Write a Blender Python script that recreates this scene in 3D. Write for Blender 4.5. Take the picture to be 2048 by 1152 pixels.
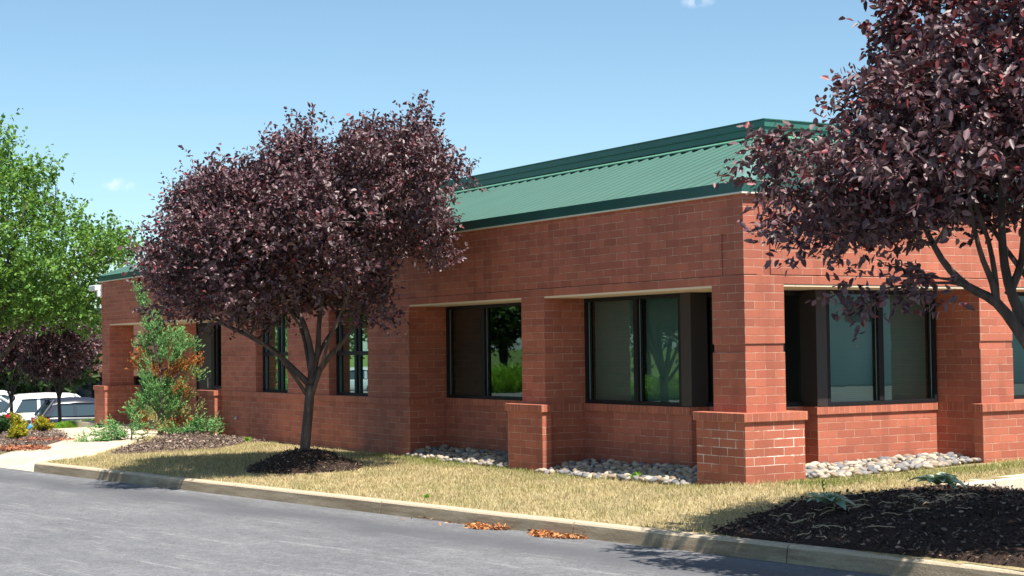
import bpy, bmesh, math, random
import numpy as np
from mathutils import Vector, Matrix
R = math.radians
random.seed(7); RNG = np.random.default_rng(7)
S = bpy.context.scene
for o in list(bpy.data.objects): bpy.data.objects.remove(o)

# ------------------------------------------------------------------ camera
FPX = 3209.4
CAM = np.array([14.5553, -12.0302, 1.60])
YAW, PITCH, ROLL = 2.59361676, 0.03794307, -0.01257653
_f = np.array([math.cos(PITCH)*math.cos(YAW), math.cos(PITCH)*math.sin(YAW), math.sin(PITCH)])
_r = np.array([math.sin(YAW), -math.cos(YAW), 0.0]); _u = np.cross(_r, _f)
_r2 = _r*math.cos(ROLL)+_u*math.sin(ROLL); _u2 = -_r*math.sin(ROLL)+_u*math.cos(ROLL)
LAT = np.array([math.sin(YAW), -math.cos(YAW)]); FWD = np.array([math.cos(YAW), math.sin(YAW)])
cd = bpy.data.cameras.new('camera'); cam = bpy.data.objects.new('camera', cd); S.collection.objects.link(cam)
m = Matrix.Identity(4)
for i in range(3): m[i][0], m[i][1], m[i][2], m[i][3] = _r2[i], _u2[i], -_f[i], CAM[i]
cam.matrix_world = m
cd.sensor_width = 36; cd.lens = 36*FPX/2048; cd.clip_start = 0.1; cd.clip_end = 8000
S.camera = cam
def ray(x, y): return _r2*(x-1024) - _u2*(y-576) + _f*FPX
def G(x, y, z=0.0):                      # photo pixel on the horizontal level z
    d = ray(x, y); return CAM + d*((z-CAM[2])/d[2])
def AT(x, y, D):                         # photo pixel at forward distance D
    d = ray(x, y); return CAM + d*(D/(d[0]*FWD[0]+d[1]*FWD[1]))

# ------------------------------------------------------------------ world, sun, exposure
SUN_EL, SUN_AZ = 62.0, 1.0              # azimuth measured from +X towards +Y
w = bpy.data.worlds.new('World'); S.world = w; w.use_nodes = True
nt = w.node_tree; bg = nt.nodes['Background']
sky = nt.nodes.new('ShaderNodeTexSky'); sky.sky_type = 'NISHITA'; sky.sun_disc = False
sky.sun_elevation = R(SUN_EL); sky.sun_rotation = R(90-SUN_AZ)
sky.air_density = 0.75; sky.dust_density = 0.9; sky.ozone_density = 0.55; sky.altitude = 100
bg.inputs['Strength'].default_value = 0.088
tc = nt.nodes.new('ShaderNodeTexCoord')
# two small wisps of cloud high in the sky
nz = nt.nodes.new('ShaderNodeTexNoise'); nz.inputs['Scale'].default_value = 120; nz.inputs['Detail'].default_value = 5
nt.links.new(tc.outputs['Generated'], nz.inputs['Vector'])
tn = nt.nodes.new('ShaderNodeMixRGB'); tn.blend_type = 'MULTIPLY'; tn.inputs[0].default_value = 1; tn.inputs[2].default_value = (0.95, 1.10, 1.04, 1)
nt.links.new(sky.outputs[0], tn.inputs[1]); acc = tn.outputs[0]
nzr = nt.nodes.new('ShaderNodeMapRange'); nzr.inputs[1].default_value = .38; nzr.inputs[2].default_value = .68; nt.links.new(nz.outputs[0], nzr.inputs[0])
for (px, py, rad) in ((237, 369, 0.0085), (1392, 3, 0.0085)):
    d = Vector(ray(px, py)).normalized()
    sub = nt.nodes.new('ShaderNodeVectorMath'); sub.operation = 'SUBTRACT'; sub.inputs[1].default_value = d
    nt.links.new(tc.outputs['Generated'], sub.inputs[0])
    sc = nt.nodes.new('ShaderNodeVectorMath'); sc.operation = 'MULTIPLY'; sc.inputs[1].default_value = (1, 1, 2.8)
    nt.links.new(sub.outputs[0], sc.inputs[0])
    ln = nt.nodes.new('ShaderNodeVectorMath'); ln.operation = 'LENGTH'; nt.links.new(sc.outputs[0], ln.inputs[0])
    mr = nt.nodes.new('ShaderNodeMapRange'); mr.inputs[1].default_value = 0; mr.inputs[2].default_value = rad*1.5
    mr.inputs[3].default_value = 1.0; mr.inputs[4].default_value = 0.0
    nt.links.new(ln.outputs['Value'], mr.inputs[0])
    mu = nt.nodes.new('ShaderNodeMath'); mu.operation = 'MULTIPLY'; nt.links.new(mr.outputs[0], mu.inputs[0]); nt.links.new(nzr.outputs[0], mu.inputs[1])
    m2 = nt.nodes.new('ShaderNodeMath'); m2.operation = 'MULTIPLY'; m2.use_clamp = True; m2.inputs[1].default_value = 0.75; nt.links.new(mu.outputs[0], m2.inputs[0])
    mx = nt.nodes.new('ShaderNodeMixRGB'); nt.links.new(m2.outputs[0], mx.inputs[0]); nt.links.new(acc, mx.inputs[1]); mx.inputs[2].default_value = (7, 7.3, 8, 1)
    acc = mx.outputs[0]
nt.links.new(acc, bg.inputs['Color'])
sd = bpy.data.lights.new('sun', 'SUN'); so = bpy.data.objects.new('sun', sd); S.collection.objects.link(so)
sd.energy = 5.0; sd.angle = R(0.55); sd.color = (1.0, 0.93, 0.83)
sv = Vector((math.cos(R(SUN_EL))*math.cos(R(SUN_AZ)), math.cos(R(SUN_EL))*math.sin(R(SUN_AZ)), math.sin(R(SUN_EL))))
so.rotation_euler = sv.to_track_quat('Z', 'Y').to_euler()
S.view_settings.view_transform = 'Standard'; S.view_settings.look = 'None'
S.view_settings.exposure = 1.0; S.view_settings.gamma = 1

# ------------------------------------------------------------------ materials
MATS = {}
def newmat(name):
    mt = bpy.data.materials.new(name); mt.use_nodes = True; MATS[name] = mt
    return mt, mt.node_tree, mt.node_tree.nodes['Principled BSDF']
def nd(t, kind, **kw):
    n = t.nodes.new(kind)
    for k, v in kw.items():
        if k in ('inp',):
            for a, b in v.items(): n.inputs[a].default_value = b
        else: setattr(n, k, v)
    return n
def C4(c): return (c[0], c[1], c[2], 1)
def ramp(t, src, stops):
    r = t.nodes.new('ShaderNodeValToRGB'); t.links.new(src, r.inputs[0])
    el = r.color_ramp.elements
    while len(el) < len(stops): el.new(0.5)
    for e, (p, c) in zip(el, stops): e.position = p; e.color = C4(c)
    return r.outputs[0]
def noise(t, scale, detail=3, vec=None, rough=0.5, stretch=None):
    n = nd(t, 'ShaderNodeTexNoise', inp={'Scale': scale, 'Detail': detail, 'Roughness': rough})
    g = nd(t, 'ShaderNodeNewGeometry') if vec is None else None
    src = g.outputs['Position'] if vec is None else vec
    if stretch:
        for k_, key in ((1, 'Rotation'), (0, 'Scale')):
            mp = nd(t, 'ShaderNodeMapping'); mp.inputs[key].default_value = stretch[k_]; t.links.new(src, mp.inputs[0]); src = mp.outputs[0]
    t.links.new(src, n.inputs['Vector']); return n.outputs[0]
def mix(t, fac, a, b, mode='MIX'):
    n = t.nodes.new('ShaderNodeMixRGB'); n.blend_type = mode
    for i, v in enumerate((fac, a, b)):
        if hasattr(v, 'is_linked') or hasattr(v, 'links'): t.links.new(v, n.inputs[i])
        else: n.inputs[i].default_value = v if i == 0 else C4(v)
    return n.outputs[0]
def math_(t, op, a, b=0.0, clamp=False):
    n = t.nodes.new('ShaderNodeMath'); n.operation = op; n.use_clamp = clamp
    for i, v in enumerate((a, b)):
        if hasattr(v, 'links'): t.links.new(v, n.inputs[i])
        else: n.inputs[i].default_value = v
    return n.outputs[0]
def bump(t, b, h, strength, dist):
    n = nd(t, 'ShaderNodeBump', inp={'Strength': strength, 'Distance': dist}); t.links.new(h, n.inputs['Height']); t.links.new(n.outputs[0], b.inputs['Normal'])
def simple(name, col, rough=0.5, metal=0.0, spec=0.5, var=0.0, scale=8):
    mt, t, b = newmat(name)
    b.inputs['Base Color'].default_value = C4(col); b.inputs['Roughness'].default_value = rough
    b.inputs['Metallic'].default_value = metal; b.inputs['Specular IOR Level'].default_value = spec
    if var:
        n = noise(t, scale, 4)
        t.links.new(ramp(t, n, ((0.3, tuple(c*(1-var) for c in col)), (0.7, tuple(min(1, c*(1+var)) for c in col)))), b.inputs['Base Color'])
    return mt
def brick(name, w=0.3048, h=0.1016, c1=(0.325, 0.102, 0.066), c2=(0.44, 0.142, 0.088), mort=(0.50, 0.315, 0.23), salt=False, off=0.5, msize=0.0058):
    mt, t, b = newmat(name)
    uv = nd(t, 'ShaderNodeUVMap')
    bt = nd(t, 'ShaderNodeTexBrick', offset=off, inp={'Scale': 1.0, 'Brick Width': w, 'Row Height': h, 'Mortar Size': msize, 'Mortar Smooth': 0.35, 'Bias': 0.0})
    bt.inputs['Color1'].default_value = C4(c1); bt.inputs['Color2'].default_value = C4(c2); bt.inputs['Mortar'].default_value = C4(mort)
    # tiny wander so the joints are not ruler-straight
    dn = noise(t, 1.7, 2, uv.outputs[0]); 
    wob = nd(t, 'ShaderNodeVectorMath', operation='MULTIPLY_ADD'); 
    dn3 = nd(t, 'ShaderNodeTexNoise', inp={'Scale': 3.0, 'Detail': 2}); t.links.new(uv.outputs[0], dn3.inputs[0])
    t.links.new(dn3.outputs['Color'], wob.inputs[0]); wob.inputs[1].default_value = (0.006, 0.006, 0); t.links.new(uv.outputs[0], wob.inputs[2])
    t.links.new(wob.outputs[0], bt.inputs['Vector'])
    n1 = noise(t, 0.7, 4); n2 = noise(t, 60, 3); n3 = noise(t, 6, 3)
    col = mix(t, 1.0, bt.outputs['Color'], ramp(t, n1, ((0.3, (0.86, 0.86, 0.88)), (0.7, (1.12, 1.08, 1.06)))), 'MULTIPLY')
    col = mix(t, 0.8, col, ramp(t, n2, ((0.3, (0.86, 0.85, 0.85)), (0.7, (1.12, 1.12, 1.12)))), 'MULTIPLY')
    # mortar is stronger in some stretches of wall than in others
    faint = math_(t, 'MULTIPLY', bt.outputs['Fac'], ramp_val(t, n3, 0.40, 0.62, 0.0, 0.75))
    col = mix(t, faint, col, c1)
    run = ramp_val(t, noise(t, 1.0, 4, stretch=((5, 5, .35), (0, 0, 0))), 0.52, 0.72, 0, 0.35)
    col = mix(t, run, col, tuple(v*.55 for v in c1))
    # ground splash staining
    g = nd(t, 'ShaderNodeNewGeometry'); sp = nd(t, 'ShaderNodeSeparateXYZ'); t.links.new(g.outputs['Position'], sp.inputs[0])
    low = math_(t, 'MULTIPLY', rangeval(t, sp.outputs[2], -0.15, 0.25, 1, 0), ramp_val(t, noise(t, 3, 4), 0.4, 0.65, 0, 0.45))
    col = mix(t, low, col, (0.10, 0.045, 0.033))
    if salt:
        band = math_(t, 'MULTIPLY', rangeval(t, sp.outputs[2], 0.12, 0.26, 0, 1), rangeval(t, sp.outputs[2], 0.60, 0.74, 1, 0))
        nn = ramp_val(t, noise(t, 3.1, 3), 0.44, 0.60, 0.0, 1.0)
        wide = nd(t, 'ShaderNodeTexBrick', offset=off, inp={'Scale': 1.0, 'Brick Width': w, 'Row Height': h, 'Mortar Size': 0.014, 'Mortar Smooth': 0.8})
        t.links.new(wob.outputs[0], wide.inputs['Vector'])
        big = ramp_val(t, noise(t, 9, 2), 0.55, 0.72, 0.0, 0.9)
        f = math_(t, 'MAXIMUM', math_(t, 'MULTIPLY', bt.outputs['Fac'], nn), math_(t, 'MULTIPLY', wide.outputs['Fac'], big))
        col = mix(t, math_(t, 'MULTIPLY', math_(t, 'MULTIPLY', band, 0.95), f), col, (0.78, 0.70, 0.64))
    t.links.new(col, b.inputs['Base Color']); b.inputs['Roughness'].default_value = 0.78; b.inputs['Specular IOR Level'].default_value = 0.3
    hgt = math_(t, 'ADD', math_(t, 'MULTIPLY', bt.outputs['Fac'], -1.0), math_(t, 'MULTIPLY', n2, 0.25))
    bump(t, b, hgt, 0.75, 0.006)
    return mt
def rangeval(t, v, a, b2, c, d):
    n = nd(t, 'ShaderNodeMapRange', inp={1: a, 2: b2, 3: c, 4: d}); t.links.new(v, n.inputs[0]); return n.outputs[0]
def ramp_val(t, v, a, b2, c, d): return rangeval(t, v, a, b2, c, d)

BR = brick('brick')
BRP = brick('brick_salt', salt=True)
ROW = brick('rowlock', w=0.0925, h=3.0, c1=(0.345, 0.108, 0.067), c2=(0.44, 0.142, 0.085), off=0.0)
LNT = brick('lintel_course', w=0.61, h=0.1016, off=0.33)
BRD = brick('brown_brick', w=0.3, h=0.1, c1=(0.13, 0.06, 0.045), c2=(0.17, 0.08, 0.058), mort=(0.22, 0.13, 0.1))
SOF = simple('soffit_paint', (0.70, 0.58, 0.42), 0.7)
BLK = simple('black_aluminium', (0.010, 0.010, 0.012), 0.6, 0, 0.25)
BRZ = simple('bronze_aluminium', (0.030, 0.020, 0.018), 0.5)
BEAD = simple('bead_metal', (0.22, 0.24, 0.25), 0.5)
WHT = simple('white_enamel', (0.8, 0.8, 0.8), 0.4)
GRN = simple('green_roof_metal', (0.032, 0.098, 0.078), 0.5, 0.0, 0.3, 0.06, 1.2)
DGR = simple('green_trim_metal', (0.016, 0.082, 0.068), 0.38, 0.0, 0.5, 0.1, 1.5)
GRT = simple('green_band_metal', (0.032, 0.135, 0.100), 0.4, 0.0, 0.5, 0.08, 2)
HIP = simple('hip_flashing_metal', (0.13, 0.23, 0.19), 0.35, 0.1, 0.5, 0.12, 3)
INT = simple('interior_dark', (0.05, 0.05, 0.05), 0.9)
CARP = simple('interior_carpet', (0.04, 0.045, 0.05), 0.95)
RUB = simple('tyre_rubber', (0.02, 0.02, 0.02), 0.85)
RIM = simple('alloy', (0.45, 0.46, 0.48), 0.3, 0.8)
STEEL = simple('steel', (0.5, 0.5, 0.5), 0.3, 0.9)
CGL = simple('car_glass', (0.03, 0.05, 0.06), 0.05, 0.0, 1.0)
RED = simple('tail_light_red', (0.45, 0.01, 0.02), 0.15)
BARK = None
def mk_bark():
    mt, t, b = newmat('bark'); n = noise(t, 14, 5, stretch=((1, 1, 0.25), (0, 0, 0)))
    t.links.new(ramp(t, n, ((0.3, (0.030, 0.020, 0.018)), (0.62, (0.085, 0.062, 0.055)), (0.8, (0.16, 0.14, 0.12)))), b.inputs['Base Color'])
    b.inputs['Roughness'].default_value = 0.8; bump(t, b, n, 0.6, 0.01); return mt
BARK = mk_bark()
def glass(name, tint, refl, rtint):
    mt, t, b = newmat(name); out = t.nodes['Material Output']; t.nodes.remove(b)
    tr = nd(t, 'ShaderNodeBsdfTransparent'); tr.inputs[0].default_value = C4(tint)
    gl = nd(t, 'ShaderNodeBsdfGlossy'); gl.inputs['Roughness'].default_value = 0.012; gl.inputs['Color'].default_value = C4(rtint)
    # slight waviness of the float glass
    bp = nd(t, 'ShaderNodeBump', inp={'Strength': 0.02, 'Distance': 0.01}); t.links.new(noise(t, 3.0, 1), bp.inputs['Height']); t.links.new(bp.outputs[0], gl.inputs['Normal'])
    fr = nd(t, 'ShaderNodeFresnel', inp={'IOR': 1.5})
    f = math_(t, 'ADD', math_(t, 'MULTIPLY', fr.outputs[0], 1.0), refl, True)
    mx = nd(t, 'ShaderNodeMixShader'); t.links.new(f, mx.inputs[0]); t.links.new(tr.outputs[0], mx.inputs[1]); t.links.new(gl.outputs[0], mx.inputs[2])
    t.links.new(mx.outputs[0], out.inputs[0]); return mt
GLS = glass('tinted_glass', (0.36, 0.50, 0.46), 0.15, (0.66, 0.85, 0.79))
GLM = glass('mirror_glass', (0.12, 0.22, 0.20), 0.55, (0.70, 0.95, 0.85))
def mk_blind():
    mt, t, b = newmat('blind_fabric'); g = nd(t, 'ShaderNodeNewGeometry'); sp = nd(t, 'ShaderNodeSeparateXYZ'); t.links.new(g.outputs['Position'], sp.inputs[0])
    s = math_(t, 'SINE', math_(t, 'MULTIPLY', sp.outputs[2], 250.0))
    t.links.new(ramp(t, s, ((0.0, (0.62, 0.62, 0.58)), (1.0, (0.78, 0.78, 0.74)))), b.inputs['Base Color']); b.inputs['Roughness'].default_value = 0.8; return mt
BLD = mk_blind(); DBL = simple('added_dark_blind', (.20, .21, .21), .9)
def mk_asphalt():
    mt, t, b = newmat('asphalt')
    fine = noise(t, 42, 5, rough=0.85); mid = noise(t, 9, 6, rough=0.75); big = noise(t, 0.55, 4)
    st = noise(t, 1.0, 5, stretch=((1.2, 4.0, 1), (0, 0, R(-8.7))), rough=0.6)
    st2 = noise(t, 1.0, 3, stretch=((0.7, 12.0, 1), (0, 0, R(-8.7))), rough=0.6)
    c = ramp(t, big, ((0.3, (0.100, 0.103, 0.112)), (0.7, (0.130, 0.133, 0.142))))
    c = mix(t, ramp_val(t, st, 0.50, 0.72, 0, 0.30), c, (0.20, 0.20, 0.205))
    c = mix(t, ramp_val(t, st2, 0.62, 0.67, 0, 0.38), c, (0.27, 0.27, 0.27))
    c = mix(t, ramp_val(t, st, 0.30, 0.46, 0.30, 0), c, (0.08, 0.082, 0.09))
    c = mix(t, 1.0, c, ramp(t, mid, ((0.3, (0.80, 0.80, 0.80)), (0.7, (1.2, 1.2, 1.2)))), 'MULTIPLY')
    c = mix(t, 1.0, c, ramp(t, fine, ((0.3, (0.45, 0.45, 0.45)), (0.66, (1.65, 1.65, 1.65)))), 'MULTIPLY')
    # darker, oil-worn strip that runs a little way out from the kerb
    g = nd(t, 'ShaderNodeNewGeometry'); sp = nd(t, 'ShaderNodeSeparateXYZ'); t.links.new(g.outputs['Position'], sp.inputs[0])
    dd = math_(t, 'SUBTRACT', math_(t, 'ADD', math_(t, 'MULTIPLY', sp.outputs[0], 0.153), -3.22), sp.outputs[1])
    dd = math_(t, 'ADD', dd, math_(t, 'MULTIPLY', math_(t, 'SUBTRACT', big, 0.5), 0.8))
    band = math_(t, 'MULTIPLY', rangeval(t, dd, 0.2, 0.7, 0, 1), rangeval(t, dd, 0.9, 1.5, 1, 0))
    c = mix(t, math_(t, 'MULTIPLY', band, 0.75), c, (0.075, 0.078, 0.088))
    # hairline cracks
    vo = nd(t, 'ShaderNodeTexVoronoi', feature='DISTANCE_TO_EDGE', inp={'Scale': 0.42}); 
    wv = nd(t, 'ShaderNodeVectorMath', operation='MULTIPLY_ADD'); nn = nd(t, 'ShaderNodeTexNoise', inp={'Scale': 1.5, 'Detail': 4}); t.links.new(g.outputs['Position'], nn.inputs[0])
    t.links.new(nn.outputs['Color'], wv.inputs[0]); wv.inputs[1].default_value = (1.2, 1.2, 0); t.links.new(g.outputs['Position'], wv.inputs[2]); t.links.new(wv.outputs[0], vo.inputs['Vector'])
    ck = math_(t, 'MULTIPLY', rangeval(t, vo.outputs['Distance'], 0.0, 0.006, 1, 0), ramp_val(t, noise(t, 0.4, 2), 0.52, 0.6, 0, 0.6))
    c = mix(t, ck, c, (0.05, 0.05, 0.055))
    t.links.new(c, b.inputs['Base Color']); b.inputs['Roughness'].default_value = 0.85; b.inputs['Specular IOR Level'].default_value = 0.35
    bump(t, b, math_(t, 'ADD', fine, mid), 0.5, 0.008); return mt
ASP = mk_asphalt()
def ground_mat(name, cols, scales=(4, 60), bs=0.6, bd=0.02, rough=0.95):
    mt, t, b = newmat(name); a = noise(t, scales[0], 5); f = noise(t, scales[1], 4, rough=0.7)
    c = ramp(t, f, ((0.30, cols[0]), (0.5, cols[1]), (0.72, cols[2])))
    c = mix(t, 1.0, c, ramp(t, a, ((0.3, (0.8, 0.8, 0.8)), (0.7, (1.2, 1.2, 1.2)))), 'MULTIPLY')
    t.links.new(c, b.inputs['Base Color']); b.inputs['Roughness'].default_value = rough; b.inputs['Specular IOR Level'].default_value = 0.2
    bump(t, b, f, bs, bd); return mt
DIRT = ground_mat('dry_turf_soil', ((0.17, 0.13, 0.06), (0.30, 0.245, 0.13), (0.42, 0.36, 0.21)), (1.5, 45))
MUL = ground_mat('mulch', ((0.018, 0.011, 0.009), (0.045, 0.028, 0.022), (0.085, 0.058, 0.045)), (3, 40), 1.0, 0.04)
MULB = ground_mat('brown_mulch', ((0.055, 0.038, 0.030), (0.12, 0.085, 0.068), (0.21, 0.16, 0.13)), (3, 40), 1.0, 0.04)
CON = ground_mat('path_concrete', ((0.44, 0.375, 0.27), (0.50, 0.43, 0.32), (0.56, 0.49, 0.37)), (1.5, 70), 0.2, 0.004, 0.85)
FAR = ground_mat('far_grass', ((0.05, 0.09, 0.02), (0.09, 0.14, 0.035), (0.14, 0.19, 0.06)), (0.1, 3))
def mk_curb():
    mt, t, b = newmat('kerb_concrete'); g = nd(t, 'ShaderNodeNewGeometry'); sp = nd(t, 'ShaderNodeSeparateXYZ'); t.links.new(g.outputs['Normal'], sp.inputs[0])
    st = noise(t, 1.0, 5, stretch=((1.2, 1.2, 9), (0, 0, 0)), rough=0.7); n = noise(t, 50, 4, rough=0.7); bgn = noise(t, 0.8, 3)
    c = ramp(t, n, ((0.3, (0.35, 0.285, 0.20)), (0.7, (0.53, 0.445, 0.325))))
    # tyre and dirt staining of the vertical face
    side = rangeval(t, sp.outputs[2], 0.3, 0.8, 1, 0)
    c = mix(t, math_(t, 'MULTIPLY', side, ramp_val(t, st, 0.36, 0.62, 0.15, 0.85)), c, (0.135, 0.10, 0.062))
    c = mix(t, math_(t, 'MULTIPLY', side, ramp_val(t, bgn, 0.35, 0.65, 0.0, 0.5)), c, (0.22, 0.165, 0.10))
    t.links.new(c, b.inputs['Base Color']); b.inputs['Roughness'].default_value = 0.9; bump(t, b, math_(t, 'ADD', n, st), 0.5, 0.012); return mt
CRB = mk_curb()
CRBL = ground_mat('pale_kerb_concrete', ((0.40, 0.35, 0.26), (0.54, 0.48, 0.37), (0.64, 0.58, 0.47)), (3, 50), 0.4, 0.008)
def leafmat(name, trans=0.25, rough=0.4, spec=0.5, attr='tint'):
    mt, t, b = newmat(name); out = t.nodes['Material Output']
    a = nd(t, 'ShaderNodeAttribute', attribute_name=attr); t.links.new(a.outputs['Color'], b.inputs['Base Color'])
    b.inputs['Roughness'].default_value = rough; b.inputs['Specular IOR Level'].default_value = spec
    if trans:
        tl = nd(t, 'ShaderNodeBsdfTranslucent'); br = nd(t, 'ShaderNodeMixRGB', blend_type='MULTIPLY'); br.inputs[0].default_value = 1
        t.links.new(a.outputs['Color'], br.inputs[1]); br.inputs[2].default_value = (1.6, 1.3, 0.9, 1); t.links.new(br.outputs[0], tl.inputs[0])
        mx = nd(t, 'ShaderNodeMixShader'); mx.inputs[0].default_value = trans
        t.links.new(b.outputs[0], mx.inputs[1]); t.links.new(tl.outputs[0], mx.inputs[2]); t.links.new(mx.outputs[0], out.inputs[0])
    return mt
LEAFP = leafmat('plum_leaf', 0.10, 0.50, 0.6); LEAFG = leafmat('green_leaf', 0.35, 0.45, 0.4); NEED = leafmat('needle', 0.1, 0.7, 0.3)
BLADE = leafmat('grass_blade', 0.3, 0.8, 0.2); CHIP = leafmat('chip', 0, 0.9, 0.15); ROCK = leafmat('rock', 0, 0.75, 0.3)

# ------------------------------------------------------------------ object helpers
COL = S.collection
def tag(o, label=None, cat=None, group=None, kind=None):
    if label: o['label'] = label
    if cat: o['category'] = cat
    if group: o['group'] = group
    if kind: o['kind'] = kind
    return o
def empty(name, loc=(0, 0, 0), rz=0):
    o = bpy.data.objects.new(name, None); COL.objects.link(o); o.location = loc; o.rotation_euler = (0, 0, rz); o.empty_display_size = 0.2; return o
def link(name, me, mat, parent=None, smooth=False):
    if mat: me.materials.append(mat)
    if smooth: me.polygons.foreach_set('use_smooth', [True]*len(me.polygons))
    o = bpy.data.objects.new(name, me); COL.objects.link(o)
    if parent: o.parent = parent
    return o
def build_split(mb, *a, **k):
    """every connected piece of the collected shapes becomes an object of its own"""
    par = list(range(len(mb.v)))
    def f(i):
        while par[i] != i: par[i] = par[par[i]]; i = par[i]
        return i
    for fc in mb.f:
        for j in fc[1:]: par[f(fc[0])] = f(j)
    gr = {}
    for fc in mb.f: gr.setdefault(f(fc[0]), []).append(fc)
    out = []
    for fs in gr.values():
        m_ = MB(); ids = sorted({i for fc in fs for i in fc}); mp = {i: n for n, i in enumerate(ids)}
        m_.add([mb.v[i] for i in ids], [tuple(mp[i] for i in fc) for fc in fs]); out.append(m_.build(*a, **k))
    return out
class MB:
    """collects shapes for one mesh object"""
    def __init__(s): s.v = []; s.f = []
    def add(s, vs, fs):
        n = len(s.v); s.v += [tuple(float(c) for c in v) for v in vs]; s.f += [tuple(i+n for i in f) for f in fs]
    def box(s, x0, x1, y0, y1, z0, z1):
        s.add([(x0,y0,z0),(x1,y0,z0),(x1,y1,z0),(x0,y1,z0),(x0,y0,z1),(x1,y0,z1),(x1,y1,z1),(x0,y1,z1)],
              [(0,3,2,1),(4,5,6,7),(0,1,5,4),(1,2,6,5),(2,3,7,6),(3,0,4,7)])
    def quad(s, a, b, c, d): s.add([a, b, c, d], [(0, 1, 2, 3)])
    def tube(s, pts, rad, n=8, cap=True):
        pts = [Vector(p) for p in pts]; rings = []
        prev = None
        for i, p in enumerate(pts):
            d = (pts[min(i+1, len(pts)-1)]-pts[max(i-1, 0)]).normalized()
            a = d.orthogonal().normalized() if prev is None else (prev - d*prev.dot(d)).normalized()
            prev = a; b = d.cross(a)
            rings.append([p + (a*math.cos(2*math.pi*k/n)+b*math.sin(2*math.pi*k/n))*rad[i] for k in range(n)])
        vs = [v for r in rings for v in r]; fs = []
        for i in range(len(pts)-1):
            for k in range(n):
                fs.append((i*n+k, i*n+(k+1) % n, (i+1)*n+(k+1) % n, (i+1)*n+k))
        if cap: fs.append(tuple(reversed(range(n)))); fs.append(tuple(range((len(pts)-1)*n, len(pts)*n)))
        s.add(vs, fs)
    def build(s, name, mat, parent=None, uv=False, bev=0.0, smooth=False, off=(0, 0)):
        me = bpy.data.meshes.new(name); me.from_pydata(s.v, [], s.f); me.update()
        if uv:
            l = me.uv_layers.new(name='UVMap'); 
            for p in me.polygons:
                nx, ny, nz_ = abs(p.normal.x), abs(p.normal.y), abs(p.normal.z)
                for li in p.loop_indices:
                    c = me.vertices[me.loops[li].vertex_index].co
                    if nz_ > max(nx, ny): q = (c.x+off[0], c.y+off[1])
                    elif nx > ny: q = (c.y+off[0], c.z+off[1])
                    else: q = (c.x+off[0], c.z+off[1])
                    l.data[li].uv = q
        o = link(name, me, mat, parent, smooth)
        if bev:
            md = o.modifiers.new('bevel', 'BEVEL'); md.width = bev; md.segments = 2; md.limit_method = 'ANGLE'; md.angle_limit = R(40)
        return o
def npmesh(name, V, F, mat, parent=None, tint=None, smooth=False):
    """V (n,3), F (m,k) numpy; tint (n,3) per vertex"""
    me = bpy.data.meshes.new(name); n, mF, k = len(V), len(F), F.shape[1]
    me.vertices.add(n); me.vertices.foreach_set('co', V.astype(np.float32).ravel())
    me.loops.add(mF*k); me.loops.foreach_set('vertex_index', F.astype(np.int32).ravel())
    me.polygons.add(mF); me.polygons.foreach_set('loop_start', np.arange(0, mF*k, k, dtype=np.int32))
    me.update(calc_edges=True); me.validate()
    if tint is not None:
        ca = me.color_attributes.new('tint', 'FLOAT_COLOR', 'POINT'); ca.data.foreach_set('color', np.hstack([tint, np.ones((n, 1))]).astype(np.float32).ravel())
    return link(name, me, mat, parent, smooth)
def unit(a): return a/np.maximum(np.linalg.norm(a, axis=1, keepdims=True), 1e-9)
def leaves(name, P, D, L, Wd, tint, mat, parent=None, fold=0.35, droop=0.0):
    """oval folded leaves: base P, direction D, length L, width Wd"""
    n = len(P); D = unit(D); up = unit(RNG.normal(size=(n, 3))+np.array([0, 0, 0.9]))
    X = unit(np.cross(D, up)); N = np.cross(X, D); L = L[:, None]; Wd = Wd[:, None]
    v0 = P; tip = P+D*L-np.array([0, 0, 1])*L*droop
    a1 = P+D*L*0.33+X*Wd*0.5+N*Wd*fold; a2 = P+D*L*0.72+X*Wd*0.38+N*Wd*fold*0.7-np.array([0, 0, 1])*L*droop*0.5
    b1 = P+D*L*0.33-X*Wd*0.5+N*Wd*fold; b2 = P+D*L*0.72-X*Wd*0.38+N*Wd*fold*0.7-np.array([0, 0, 1])*L*droop*0.5
    V = np.stack([v0, a1, a2, tip, b2, b1], 1).reshape(-1, 3); i = np.arange(n)[:, None]*6
    F = np.concatenate([i+np.array([[0, 1, 2, 3]]), i+np.array([[0, 3, 4, 5]])], 0)
    return npmesh(name, V, F, mat, parent, np.repeat(tint, 6, 0))
def inpoly(px, py, poly):
    poly = np.asarray(poly); x, y = poly[:, 0], poly[:, 1]; ins = np.zeros(px.shape, bool); j = len(poly)-1
    for i in range(len(poly)):
        c = ((y[i] > py) != (y[j] > py)) & (px < (x[j]-x[i])*(py-y[i])/(y[j]-y[i]+1e-12)+x[i]); ins ^= c; j = i
    return ins
def polydist(px, py, poly):
    poly = np.asarray(poly, float); d = np.full(px.shape, 1e9)
    for i in range(len(poly)):
        a, b = poly[i-1], poly[i]; ab = b-a; t = np.clip(((px-a[0])*ab[0]+(py-a[1])*ab[1])/(ab@ab+1e-12), 0, 1)
        d = np.minimum(d, np.hypot(px-a[0]-t*ab[0], py-a[1]-t*ab[1]))
    return d

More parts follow.
